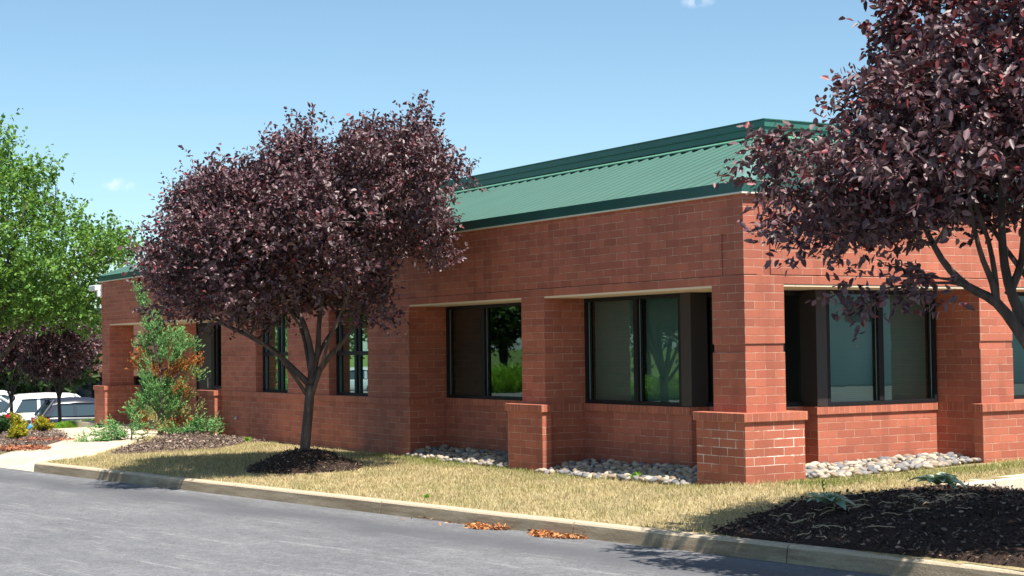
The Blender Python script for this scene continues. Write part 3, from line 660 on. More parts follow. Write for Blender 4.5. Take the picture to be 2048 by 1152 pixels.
# roof -------------------------------------------------------------
RZ0, RZ1, RS = 3.53, 4.50, 2.50
tr = MB(); OV = 0.055
x0, x1, y0, y1 = -25.2-OV, -.15+OV, .15-OV, 16
for (za, zb_, ex) in ((ZE+.018, RZ0+.022, 0.0),):
    tr.box(x0, x1, y0, y0+.04, za, zb_); tr.box(x1-.04, x1, y0+.04, y1, za, zb_); tr.box(x0, x0+.04, y0+.04, y1, za, zb_)
tr.build('fascia', DGR, BX)
dd = MB(); dd.box(x0-.005, x1+.005, y0-.006, y0+.05, ZE, ZE+.018); dd.box(x1-.05, x1+.006, y0+.05, y1, ZE, ZE+.018); dd.box(x0-.006, x0+.05, y0+.05, y1, ZE, ZE+.018); dd.build('drip_edge', simple('drip_flashing', (.62, .60, .5), .5), BX)
xi0, xi1, yi = x0+RS, x1-RS, y0+RS
rf = MB()
rf.quad((x0, y0, RZ0-.01), (x1, y0, RZ0-.01), (xi1, yi, RZ1), (xi0, yi, RZ1))
rf.quad((x1, y0, RZ0-.01), (x1, y1, RZ0-.01), (xi1, y1, RZ1), (xi1, yi, RZ1))
rf.quad((x0, y1, RZ0-.01), (x0, y0, RZ0-.01), (xi0, yi, RZ1), (xi0, y1, RZ1))
pitch = .27; hh = .034
def rib(a, b, nrm, along):
    a, b = Vector(a), Vector(b); n = Vector(nrm).normalized()*hh; w0 = Vector(along).normalized()*.06; w1 = w0*.3
    rf.add([a-w0, a+w0, a+w1+n, a-w1+n, b-w0, b+w0, b+w1+n, b-w1+n], [(0, 1, 5, 4), (1, 2, 6, 5), (2, 3, 7, 6), (3, 0, 4, 7), (0, 3, 2, 1), (4, 5, 6, 7)])
nL = Vector((0, -(RZ1-RZ0), RS)); nR = Vector((RZ1-RZ0, 0, RS)); nW = Vector((-(RZ1-RZ0), 0, RS))
xx = x0+.1
while xx < x1-.05:
    t = min(1.0, (x1-xx)/RS, (xx-x0)/RS); z = RZ0+(RZ1-RZ0)*t
    rib((xx, y0+.01, RZ0-.012), (xx, y0+RS*t, z-.012), nL, (1, 0, 0)); xx += pitch
yy = y0+.1
while yy < y1:
    t = min(1.0, (yy-y0)/RS); rib((x1, yy, RZ0), (x1-RS*t, yy, RZ0+(RZ1-RZ0)*t), nR, (0, 1, 0)); rib((x0, yy, RZ0), (x0+RS*t, yy, RZ0+(RZ1-RZ0)*t), nW, (0, 1, 0)); yy += pitch
rf.build('roof', GRN, BX)
rc = MB(); k0 = .14/RS; sl_ = (RZ1-RZ0)
def capstrip(a0, b0, a1, b1): rc.quad(a0, b0, b1, a1)
zc0, zc1 = RZ1-sl_*k0+.045, RZ1+.045
rc.quad((xi0-.14, yi-.14, zc0), (xi1+.14, yi-.14, zc0), (xi1, yi, zc1), (xi0, yi, zc1)); rc.quad((xi0-.14, yi-.14, zc0-.018), (xi1+.14, yi-.14, zc0-.018), (xi1+.14, yi-.14, zc0), (xi0-.14, yi-.14, zc0))
rc.quad((xi1+.14, yi-.14, zc0), (xi1+.14, y1, zc0), (xi1, y1, zc1), (xi1, yi, zc1)); rc.quad((xi1+.14, yi-.14, zc0-.018), (xi1+.14, y1, zc0-.018), (xi1+.14, y1, zc0), (xi1+.14, yi-.14, zc0))
rc.build('ridge_flashing', simple('ridge_metal', (.10, .26, .18), .45), BX)
for sx, xe, xi in ((1, x1, xi1), (-1, x0, xi0)):
    w_ = .21; hp = MB()
    a, b = Vector((xe, y0, RZ0+.045)), Vector((xi, yi, RZ1+.045))
    hp.quad(a-Vector((sx*w_, 0, 0)), a, b, b-Vector((sx*w_, 0, 0)))
    hp.quad(a, a+Vector((0, w_, 0)), b+Vector((0, w_, 0)), b)
    hp.quad(a-Vector((sx*w_, 0, 0)), a, Vector((xe, y0, RZ0+.024)), Vector((xe-sx*w_, y0, RZ0+.024)))
    hp.quad(a+Vector((0, w_, 0)), a, Vector((xe, y0, RZ0+.024)), Vector((xe, y0+w_, RZ0+.024)))
    hp.quad(a-Vector((sx*w_, 0, 0)), b-Vector((sx*w_, 0, 0)), b-Vector((sx*w_, 0, .04)), a-Vector((sx*w_, 0, .04)))
    hp.quad(a+Vector((0, w_, 0)), b+Vector((0, w_, 0)), b+Vector((0, w_, -.04)), a+Vector((0, w_, -.04)))
    hp.build('hip_cap', HIP, BX)
pb = MB()
def ring(mb, o_, z0, z1, d=.12):
    mb.box(xi0-o_, xi1+o_, yi-o_, yi-o_+d, z0, z1); mb.box(xi1+o_-d, xi1+o_, yi-o_+d, y1, z0, z1); mb.box(xi0-o_, xi0-o_+d, yi-o_+d, y1, z0, z1)
ring(pb, .00, RZ1-.03, 4.555); ring(pb, .022, 4.555, 4.568); ring(pb, .012, 4.568, 4.652); ring(pb, .035, 4.652, 4.664); ring(pb, .028, 4.664, 4.748); ring(pb, .045, 4.748, 4.762, .16)
pb.build('parapet', GRT, BX)
rt_ = MB(); rt_.box(xi0+.1, xi1-.1, yi+.1, y1, 4.40, 4.55); rt_.build('flat_roof', simple('roof_membrane', (.3, .3, .3), .9), BX)
# wall pack lamp at the far left corner, hose bib
lp = MB(); lp.box(-25.62, -25.08, -.05, .149, 3.19, 3.33); lp.box(-25.19, -25.08, .02, .149, 3.03, 3.19)
lp.build('wall_lamp', WHT, BX, bev=.02)
hb = MB(); hb.tube([(-16.07, .15, .28), (-16.07, .10, .28), (-16.07, .07, .25)], [.028, .028, .02]); hb.build('wall_spout', STEEL, BX)

# ------------------------------------------------------------------ trees
def branch_path(a, b, n=6, wob=0.05, sag=0.0):
    a, b = Vector(a), Vector(b); L = (b-a).length; pts = []
    ox, oy, oz = [random.uniform(-1, 1) for _ in range(3)]
    for i in range(n+1):
        t = i/n; s = math.sin(math.pi*t); p = a.lerp(b, t)+Vector((ox*math.sin(3.1*t+ox), oy*math.sin(2.7*t+oy), 0))*wob*L*s+Vector((0, 0, sag*L*s)); pts.append(p)
    return pts
_cs = lambda p: np.sin(p[:, 0]*3.1+1.7*np.sin(p[:, 2]*2.3))+np.sin(p[:, 1]*3.3+np.sin(p[:, 0]*2.0))+np.sin(p[:, 2]*4.1+p[:, 0])
def crown_points(base, outline, dep, n, rngclump=0.30, nclump=260, shell=0.75, core=None, mincl=0.0, thr=-1.7):
    """outline: [(lateral m, z m)]; gives clump centres inside the inflated outline"""
    ol = np.array(outline); lo, hi = ol.min(0), ol.max(0); Q = RNG.uniform(lo, hi, (nclump*4, 2)); Q = Q[inpoly(Q[:, 0], Q[:, 1], ol)]; Q = Q[polydist(Q[:, 0], Q[:, 1], ol) > mincl][:nclump]
    e = polydist(Q[:, 0], Q[:, 1], ol); em = e.max()*0.95; k = np.sqrt(np.clip(1-(1-np.clip(e/em, 0, 1))**2, 0, 1)); T = dep*k
    s = RNG.uniform(-1, 1, len(Q)); s = np.sign(s)*np.abs(s)**shell
    dd_ = s*T; w3 = np.stack([base[0]+LAT[0]*Q[:, 0]+FWD[0]*dd_, base[1]+LAT[1]*Q[:, 0]+FWD[1]*dd_, Q[:, 1]], 1)
    return w3[_cs(w3) > thr]
def shoots(cl, ctr, per, clr, lps, slen, leafL, tintf, up=0.35, lw=0.5):
    """clumps -> shoots -> leaves"""
    n = len(cl); S0 = np.repeat(cl, per, 0)+RNG.normal(0, clr, (n*per, 3))*np.array([1, 1, .8])
    out = unit(S0-ctr); d = unit(out+RNG.normal(0, .55, S0.shape)+np.array([0, 0, up]))
    m_ = len(S0); sl = slen*RNG.uniform(.5, 1.3, m_)
    t = np.tile(np.linspace(0.05, 1, lps), m_)[:, None]; P0 = np.repeat(S0, lps, 0)+np.repeat(d*sl[:, None], lps, 0)*t
    a = RNG.normal(size=P0.shape); dl = unit(np.repeat(d, lps, 0)*0.5+unit(a)*1.0+np.array([0, 0, -0.12]))
    L = leafL*RNG.uniform(.6, 1.25, len(P0)); tint = tintf(P0, np.repeat(S0, lps, 0))
    return P0, dl, L, L*lw*RNG.uniform(.8, 1.2, len(P0)), tint, S0, d, sl
def plumtint(redz=None):
    def f(P0, S0):
        n = len(P0); c = np.tile(np.array([.088, .042, .052]), (n, 1))*RNG.uniform(.5, 1.7, (n, 1))
        r = RNG.random(n) < (0.06 if redz is None else redz(P0)); c[r] = np.array([.19, .025, .03])*RNG.uniform(.5, 1.4, (r.sum(), 1))
        g = RNG.random(n) < .14; c[g] = np.array([.16, .11, .115])*RNG.uniform(.7, 1.2, (g.sum(), 1)); return c
    return f
def greentint(a=(.10, .20, .03), b=(.22, .34, .06)):
    a, b = np.array(a), np.array(b)
    return lambda P0, S0: (a+(b-a)*RNG.random((len(P0), 1)))*RNG.uniform(.6, 1.25, (len(P0), 1))
def px_outline(D, pts): return [((x-1024)*D/FPX, AT(x, y, D)[2]) for x, y in pts]
def tree(name, label, cat, base, outline, dep, limbs, trunk_r, nclump, per, clr, lps, slen, leafL, tintf, leafmat_, group=None, up=.35, twigs=True, lw=.5, extra=None, mincl=.13, thr=-1.7):
    root = empty(name, tuple(base)); tag(root, label, cat, group)
    latb = (base[0]-CAM[0])*LAT[0]+(base[1]-CAM[1])*LAT[1]
    ol = [(a-latb, z) for a, z in outline]
    cl = crown_points(base, ol, dep, 0, nclump=nclump, mincl=mincl, thr=thr)
    if extra is not None: cl = np.concatenate([cl, extra])
    ctr = np.array([base[0], base[1], min(z for _, z in outline)+0.1])
    P0, dl, L, Wd, tint, S0, d, sl = shoots(cl, ctr, per, clr, lps, slen, leafL, tintf, up, lw)
    b0 = np.array([base[0], base[1], base[2]])
    leaves('crown', P0-b0, dl, L, Wd, tint, leafmat_, root, fold=.22, droop=.12)
    mb = MB(); ends = []
    for (pts, r0, r1) in limbs:
        n = len(pts); rad = [r0+(r1-r0)*(i/(n-1))**0.8 for i in range(n)]; mb.tube([Vector(p)-Vector(b0) for p in pts], rad, 10 if r0 > .05 else 6)
        for i in range(n//2, n): ends.append((Vector(pts[i]), rad[i]))
    if twigs:
        for c_ in cl[::2]:
            cv = Vector(c_); e, er = min(ends, key=lambda q: (q[0]-cv).length+max(0, q[0].z-cv.z)*2)
            if (e-cv).length < 1.3: mb.tube([p-Vector(b0) for p in branch_path(e, cv, 4, .14, .05)], [min(er*.7, .022), .014, .011, .008, .004], 5, cap=False)
    mb.build('trunk', BARK, root, smooth=True)
    return root
def limb(base, pts, r0, r1):     # pts in (lateral, depth, z) relative to base
    P_ = [Vector((base[0]+LAT[0]*a+FWD[0]*b, base[1]+LAT[1]*a+FWD[1]*b, z)) for a, b, z in pts]
    out = []
    for i in range(len(P_)-1):
        q0, q1, q2, q3 = P_[max(i-1, 0)], P_[i], P_[i+1], P_[min(i+2, len(P_)-1)]
        for k in range(3):
            t = k/3; out.append(0.5*((2*q1)+(-q0+q2)*t+(2*q0-5*q1+4*q2-q3)*t*t+(-q0+3*q1-3*q2+q3)*t**3))
    out.append(P_[-1]); return (out, r0, r1)

# plum tree in the lawn
b = T1
L1 = [limb(b, [(0, 0, -.1), (.02, 0, .25), (.07, 0, .75), (.10, 0, 1.12)], .082, .070)]
for pts, r0, r1 in (
    ([(.10, 0, 1.10), (-.12, .02, 1.32), (-.45, .1, 1.62), (-.85, .2, 1.85), (-1.35, .3, 2.1), (-1.8, .3, 2.5)], .055, .018),
    ([(.06, 0, .95), (-.15, -.2, 1.3), (-.35, -.5, 1.6), (-.8, -.9, 2.0), (-1.2, -1.3, 2.6)], .035, .014),
    ([(.10, 0, 1.12), (.12, .05, 1.5), (0.02, .1, 1.95), (-.25, .15, 2.6), (-.6, .2, 3.6), (-.7, .2, 4.3)], .06, .016),
    ([(.10, 0, 1.12), (.2, .1, 1.6), (.22, .2, 2.1), (.35, .3, 3.0), (.6, .3, 4.2), (.7, .3, 4.9)], .055, .014),
    ([(.10, 0, 1.12), (.32, .05, 1.45), (.62, .1, 1.8), (.85, .1, 2.2), (1.2, .15, 3.0), (1.6, .2, 4.4)], .055, .014),
    ([(.12, 0, .95), (.30, -.25, 1.4), (.45, -.5, 1.8), (.75, -.8, 2.4), (1.1, -1.1, 3.3)], .038, .012),
    ([(.12, 0, 1.3), (.32, .3, 1.8), (.8, .8, 2.5), (1.1, 1.3, 3.4)], .04, .012),
    ([(.10, 0, 1.3), (-.1, .4, 2.0), (-.6, 1.0, 2.8), (-.9, 1.4, 3.4)], .04, .012),
    ([(.0, .1, 1.95), (-.2, 0, 2.2), (-.4, -.2, 2.7), (-1.2, -.3, 3.4)], .03, .01)):
    L1.append(limb(b, pts, r0, r1))
ex1 = np.array([AT(*q) for q in ((755, 600, 23.3), (765, 640, 23.0), (740, 635, 23.6), (700, 635, 23.2), (720, 610, 23.8), (345, 625, 23.2), (420, 640, 23.4), (880, 525, 23.4), (900, 350, 23.6), (905, 360, 23.4), (836, 225, 23.5), (612, 258, 23.5))])
out1 = px_outline(23.5, [(312, 560), (308, 515), (332, 488), (348, 440), (385, 405), (415, 368), (452, 350), (500, 338), (542, 345), (575, 300), (612, 280), (655, 300), (700, 268), (755, 262), (800, 258), (836, 214), (860, 258), (880, 295), (912, 315), (932, 350), (905, 380), (892, 430), (910, 450), (888, 480), (900, 530), (850, 545), (800, 520), (760, 560), (775, 600), (745, 618), (762, 650), (720, 640), (690, 620), (640, 612), (600, 640), (560, 655), (500, 665), (478, 655), (440, 630), (390, 650), (345, 640), (350, 600)])
tree('plum_tree', 'dark purple leaved plum tree on a mulch mound in the middle of the lawn', 'tree', b, out1, 2.35, L1, .1, 760, 17, .115, 9, .30, .076, plumtint(), LEAFP, extra=ex1, mincl=.19, up=.2)
# larger plum tree at the right edge
b = T2
L2 = [limb(b, [(0, 0, -.1), (.0, 0, .4), (-.06, 0, .9), (-.08, 0, 1.25)], .12, .10)]
for pts, r0, r1 in (
    ([(-.08, 0, 1.2), (-.34, 0, 1.62), (-.56, .02, 1.93), (-.80, .05, 2.08), (-1.0, .05, 2.3), (-1.2, .1, 2.7), (-1.6, .1, 3.2)], .062, .014),
    ([(-.56, .02, 1.93), (-.60, 0, 2.1), (-.72, -.05, 2.4), (-.80, -.1, 2.9), (-.7, -.2, 3.6)], .036, .01),
    ([(-.56, .02, 1.93), (-.55, .1, 2.2), (-.62, .15, 2.6), (-.9, .2, 3.4), (-1.0, .2, 4.1)], .030, .01),
    ([(-.08, 0, 1.2), (-.28, .1, 1.7), (-.42, .15, 2.1), (-.45, .2, 2.6), (-.4, .2, 3.5), (-.3, .2, 4.4)], .065, .014),
    ([(-.42, .15, 2.0), (-.30, .15, 2.3), (-.26, .1, 2.8), (0, .1, 3.7), (.2, 0, 4.6)], .04, .012),
    ([(-.08, 0, 1.25), (.1, .1, 1.8), (.3, .2, 2.4), (.9, .3, 3.4), (1.2, .3, 4.2)], .05, .012),
    ([(-.08, 0, 1.25), (.0, -.4, 1.8), (.1, -.9, 2.6), (.2, -1.2, 3.4)], .045, .012),
    ([(-.08, 0, 1.25), (0, .5, 1.9), (-.3, 1.1, 2.7), (-.4, 1.4, 3.4)], .045, .012)):
    L2.append(limb(b, pts, r0, r1))
out2 = px_outline(13.3, [(1478, 405), (1470, 368), (1490, 330), (1530, 282), (1600, 258), (1680, 245), (1665, 212), (1735, 190), (1740, 140), (1800, 115), (1795, 60), (1825, -10), (1830, -60), (1880, -120), (2100, -180), (2350, -120), (2560, 60), (2700, 260), (2680, 420), (2500, 500), (2300, 470), (2140, 455), (2048, 465), (1980, 455), (1930, 500), (1870, 490), (1835, 565), (1800, 520), (1755, 560), (1725, 520), (1690, 500), (1680, 450), (1620, 440), (1590, 410)])
red2 = lambda P0: np.clip(0.06+0.30*np.clip((P0[:, 2]-3.3)/1.3, 0, 1), 0, .4)
ex = np.array([AT(*q) for q in ((1580, 455, 13.0), (1600, 450, 13.0), (1640, 470, 12.9), (1660, 500, 12.9), (1740, 590, 12.8), (1870, 590, 12.6), (1850, 560, 12.7), (1780, 5, 13.5), (1820, 20, 13.6))])
tree('plum_tree', 'large reddish purple plum tree on the mulch bed at the right edge', 'tree', b, out2, 1.9, L2, .12, 860, 15, .11, 9, .28, .080, plumtint(red2), LEAFP, extra=ex, mincl=.16, up=.2, thr=-1.0)

# broadleaf tree at the left edge and the two purple trees behind the cars
def basic_limbs(base, zt, spread, r, zfork, n=7, dep=None):
    out = [limb(base, [(0, 0, base[2]-.2), (.03, 0, base[2]+(zfork-base[2])*.5), (0, 0, zfork)], r, r*.75)]
    for i in range(n):
        a = 2*math.pi*i/n+random.uniform(-.3, .3); l = spread*random.uniform(.5, .85); h = random.uniform(.45, .95)
        out.append(limb(base, [(0, 0, zfork-.05), (l*.35*math.cos(a), l*.35*math.sin(a), zfork+(zt-zfork)*h*.4), (l*math.cos(a), l*math.sin(a), zfork+(zt-zfork)*h)], r*.5, r*.1))
    return out
b = AT(-40, 800, 46); b[2] = float(zroad(b[0], b[1]))
og = px_outline(46, [(262, 520), (205, 545), (170, 590), (180, 660), (150, 665), (60, 650), (-40, 660), (-200, 640), (-300, 560), (-320, 420), (-250, 300), (-120, 220), (-60, 225), (15, 280), (30, 330), (55, 345), (80, 330), (92, 345), (75, 400), (100, 400), (150, 420), (165, 450), (205, 455), (240, 475)])
ex = np.array([AT(*q) for q in ((95, 350, 46), (100, 330, 45.8), (85, 375, 46.2), (20, 290, 46), (245, 500, 46))])
LG = basic_limbs(b, 7.0, 3.6, .16, 1.4, 9); LG.append(limb(b, [(.3, 0, 1.2), (1.0, 0, 2.0), (2.0, -.2, 3.2), (3.1, -.2, 4.2)], .11, .02))
tree('shade_tree', 'tall bright green leafy tree at the left edge', 'tree', b, og, 2.8, LG, .16, 680, 11, .24, 7, .40, .135, greentint((.075, .19, .035), (.17, .32, .06)), LEAFG, extra=ex, lw=.55)
for i, (px, D, ol_, lab) in enumerate(((118, 50, [(60, 740), (66, 700), (80, 660), (115, 645), (150, 655), (180, 665), (192, 690), (178, 715), (165, 745), (130, 760), (95, 762), (70, 755)], 'rounded purple tree nearest the brick building, behind the cars'),
                                       (22, 52, [(-40, 700), (-20, 650), (25, 640), (55, 655), (62, 700), (50, 735), (20, 750), (-20, 745)], 'purple tree at the left edge behind the white cars'))):
    b = AT(px, 800, D); b[2] = float(zroad(b[0], b[1])); o_ = px_outline(D, ol_)
    tree('purple_tree', lab, 'tree', b, o_, 1.2, basic_limbs(b, 2.6, 1.2, .07, .2, 6), .07, 130, 10, .14, 6, .26, .13, plumtint(), LEAFP, group='purple trees behind the parked cars')

# ------------------------------------------------------------------ junipers
def sprays(name, specs, parent, base, D, mat=NEED, per=12, n_leaf=15, sl=.22, r=.05, L=.05, up=.75):
    """specs: (px, py, kind, n, rad) clumps of scaly shoots"""
    cs, kd = [], []
    for px, py, k, n, rad in specs:
        q = AT(px, py, D)
        for _ in range(n):
            g = RNG.normal(0, rad, 3)*np.array([1, 1, .9]); cs.append(q+g); kd.append(k)
    cs = np.array(cs); kd = np.array(kd); ctr = np.array([base[0], base[1], 0]); out = unit((cs-ctr)*np.array([1, 1, .15]))
    S0 = np.repeat(cs, per, 0)+RNG.normal(0, r, (len(cs)*per, 3)); K = np.repeat(kd, per)
    d = unit(np.repeat(out, per, 0)*.7+RNG.normal(0, .35, S0.shape)+np.array([0, 0, up])); l = sl*RNG.uniform(.5, 1.2, len(S0))
    t = np.tile(np.linspace(0, 1, n_leaf), len(S0))[:, None]; P0 = np.repeat(S0, n_leaf, 0)+np.repeat(d*l[:, None], n_leaf, 0)*t
    dl = unit(np.repeat(d, n_leaf, 0)*1.1+unit(RNG.normal(size=P0.shape))*.8); K = np.repeat(K, n_leaf); n = len(P0)
    pal = np.array([[.12, .29, .095], [.36, .13, .030], [.24, .24, .08]]); c = pal[K]*RNG.uniform(.5, 1.3, (n, 1)); tp = (np.tile(np.linspace(0, 1, n_leaf), len(S0)) > .7) & (K == 0); c[tp] = c[tp]*.4+np.array([.20, .36, .12])*.6
    LL = L*RNG.uniform(.6, 1.3, n)*.92; b0 = np.array([base[0], base[1], base[2]])
    return leaves(name, P0-b0, dl, LL, LL*.34, c, mat, parent, fold=.1)
b = G(322, 868, -.07); b = np.array([b[0], b[1], float(zland(b[0], b[1]))]); D = float((b[:2]-CAM[:2])@FWD)
root = empty('juniper_tree', tuple(b)); tag(root, 'tall ragged green juniper with dead orange patches beside the porch', 'tree')
sp = [(287, 590, 0, 2, .05), (293, 612, 0, 3, .07), (300, 640, 0, 4, .09), (310, 662, 0, 6, .13), (305, 690, 0, 5, .12), (330, 685, 0, 7, .14), (345, 672, 0, 3, .1), (310, 712, 0, 6, .13), (340, 712, 0, 7, .14), (360, 708, 0, 3, .1), (375, 700, 0, 2, .07), (300, 730, 0, 2, .1),
      (278, 728, 1, 2, .09), (292, 738, 1, 3, .09), (312, 742, 1, 3, .1), (340, 748, 1, 3, .10), (362, 738, 1, 3, .08), (382, 732, 1, 2, .06), (350, 730, 0, 3, .1), (388, 745, 2, 2, .07), (395, 758, 0, 1, .05), (360, 758, 0, 2, .07),
      (315, 775, 0, 8, .12), (300, 795, 0, 8, .13), (322, 800, 0, 8, .13), (335, 775, 0, 6, .12), (298, 820, 0, 6, .12), (322, 825, 0, 6, .12), (300, 760, 0, 4, .1), (355, 780, 1, 2, .07), (345, 805, 0, 3, .1), (368, 795, 1, 2, .07), (380, 805, 2, 2, .07), (390, 818, 2, 1, .06), (372, 830, 2, 2, .08), (365, 850, 1, 2, .07), (290, 845, 1, 2, .06), (295, 860, 1, 2, .05), (335, 850, 1, 2, .05), (320, 850, 0, 3, .08), (345, 830, 2, 2, .08), (350, 862, 2, 2, .07)]
sprays('foliage', sp, root, b, D)
mb = MB(); bb = Vector(b)
mb.tube([Vector((0, 0, -.05)), Vector((0, 0, .7)), Vector(AT(322, 740, D))-bb, Vector(AT(305, 670, D))-bb, Vector(AT(289, 590, D))-bb], [.07, .06, .045, .03, .01], 8)
for px, py in ((380, 732), (275, 730), (390, 815), (372, 700), (290, 790), (365, 850), (352, 770)): mb.tube(branch_path(Vector(AT(322, py+45, D))-bb, Vector(AT(px, py, D))-bb, 4, .08), [.025, .02, .015, .01, .006], 6)
mb.build('trunk', BARK, root, smooth=True)
for lab, sp, bp in (('low green juniper spreading over the path left of the tall juniper', [(262, 868, 0, 3, .09), (245, 872, 0, 4, .1), (228, 868, 0, 4, .11), (215, 878, 0, 4, .1), (198, 882, 0, 3, .08), (180, 888, 0, 3, .07), (168, 891, 0, 2, .05), (232, 850, 0, 2, .06), (225, 885, 0, 3, .08), (275, 862, 0, 4, .1), (258, 830, 0, 1, .04), (266, 842, 0, 2, .05), (290, 870, 2, 2, .08)], (262, 882)),
                    ('low green juniper in front of the door right of the tall juniper', [(355, 862, 0, 3, .09), (372, 860, 0, 4, .1), (388, 856, 0, 4, .1), (402, 860, 0, 4, .1), (415, 855, 0, 2, .06), (428, 850, 0, 1, .04), (395, 842, 0, 1, .04), (340, 866, 2, 2, .07)], (382, 873))):
    b = G(*bp, -.10); b = np.array([b[0], b[1], float(zland(b[0], b[1]))]); D = float((b[:2]-CAM[:2])@FWD)
    root = empty('spreading_juniper', tuple(b)); tag(root, lab, 'shrub', 'low spreading junipers')
    sprays('foliage', sp, root, b, D, per=11, sl=.22, r=.04, L=.05, up=.12); mb = MB()
    for px, py, *_ in sp[::2]: mb.tube(branch_path(Vector((0, 0, -.02)), Vector(AT(px, py+4, D))-Vector(b), 3, .1), [.02, .014, .01, .006], 5)
    mb.build('stem', BARK, root)

# ------------------------------------------------------------------ shrubs, hostas, weeds
def shrub(name, label, px, py, ph, pw, col, D=None, group=None, nb=26, L=.05, z=-.2, n_=9):
    b = G(px, py, z); b = np.array([b[0], b[1], float(zland(b[0], b[1]))+.03]); D = float((b[:2]-CAM[:2])@FWD); s = D/FPX; h, w_ = ph*s, pw*s/2
    root = empty(name, tuple(b)); tag(root, label, 'shrub', group)
    u = unit(RNG.normal(size=(nb, 3))); u[:, 2] = np.abs(u[:, 2]); rr = RNG.uniform(.35, .92, (nb, 1)); cl = u*rr*np.array([w_, w_, h*.75])+np.array([0, 0, h*.2])
    P0, dl, LL, Wd, tint, S0, d, sl = shoots(cl, np.array([0, 0, 0.]), 9, w_*.13, n_, w_*.32, L, col, .4)
    leaves('foliage', P0, dl, LL, Wd, tint, LEAFG, root); mb = MB()
    for c_ in cl: mb.tube([Vector((0, 0, 0)), Vector(c_)*.5+Vector((0, 0, .02)), Vector(c_)], [.012, .008, .004], 5)
    mb.build('stem', BARK, root)
gold = greentint((.22, .26, .02), (.50, .46, .04)); dk = greentint((.02, .07, .02), (.05, .13, .04))
shrub('golden_shrub', 'small yellow green shrub standing in front in the island mulch bed', 38, 884, 30, 34, gold, group='yellow green shrubs in the island bed')
shrub('golden_shrub', 'yellow green shrub beside the dark green bush at the left edge', 34, 862, 36, 38, gold, group='yellow green shrubs in the island bed')
shrub('golden_shrub', 'yellow green shrub next to the path in front of the black hatchback', 86, 865, 30, 38, gold, group='yellow green shrubs in the island bed')
shrub('green_bush', 'dark green bush at the left edge of the island bed', -2, 872, 42, 50, dk, nb=40)
def tuft(name, label, cat, base, w_, dpt, h, n, col, bw=.006, group=None, blade='blades'):
    a = RNG.uniform(0, 2*math.pi, n); r = np.sqrt(RNG.random(n)); x = r*np.cos(a)*w_; y = r*np.sin(a)*dpt; P0 = np.stack([x*LAT[0]+y*FWD[0], x*LAT[1]+y*FWD[1], np.zeros(n)], 1)
    hh_ = h*np.sqrt(1-r*r*.75)*RNG.uniform(.7, 1.1, n)*(1+.12*np.sin(x*5)); o = np.stack([np.cos(a)*LAT[0]+np.sin(a)*FWD[0], np.cos(a)*LAT[1]+np.sin(a)*FWD[1], np.zeros(n)], 1)*r[:, None]*.5+RNG.normal(0, .25, (n, 3)); o[:, 2] = 1; d = unit(o)
    mid = P0+d*hh_[:, None]*.7; tip = mid+(d*np.array([1.9, 1.9, .35]))*hh_[:, None]*.4; s = unit(np.cross(d, RNG.normal(size=(n, 3))))*bw
    V = np.stack([P0-s, P0+s, mid+s*.8, mid-s*.8, tip], 1).reshape(-1, 3); i = np.arange(n)[:, None]*5
    F4 = i+np.array([[0, 1, 2, 3]]); F = np.concatenate([F4, i+np.array([[3, 2, 4, 4]])], 0)
    F3 = np.concatenate([i+np.array([[0, 1, 2]]), i+np.array([[0, 2, 3]]), i+np.array([[3, 2, 4]])], 0)
    c = col(P0, P0); o_ = npmesh(name, V, F3, BLADE, tint=np.repeat(c, 5, 0)); o_.location = base; tag(o_, label, cat, group); return o_
lg = greentint((.14, .30, .03), (.26, .46, .07))
for i, (px, py, w_, h, lab) in enumerate(((135, 851, .55, .36, 'bright green ornamental grass clump nearest the black hatchback'), (172, 850, .6, .40, 'bright green ornamental grass clump against the porch pier'), (215, 850, .7, .38, 'bright green ornamental grass clump half hidden by the porch pier'))):
    q = G(px, py, -.25); q = (q[0], q[1], float(zland(q[0], q[1]))); tuft('ornamental_grass', lab, 'grass clump', q, w_, .5, h, 3200, lg, .007, 'ornamental grass clumps by the porch')
q = AT(320, 790, 44); tuft('striped_grass', 'spiky cream striped grass behind the porch, seen past the column', 'grass clump', (-28.6, 2.4, float(zland(-28.6, 2.4))), .5, .4, 1.05, 260, greentint((.30, .28, .10), (.55, .50, .25)), .014)
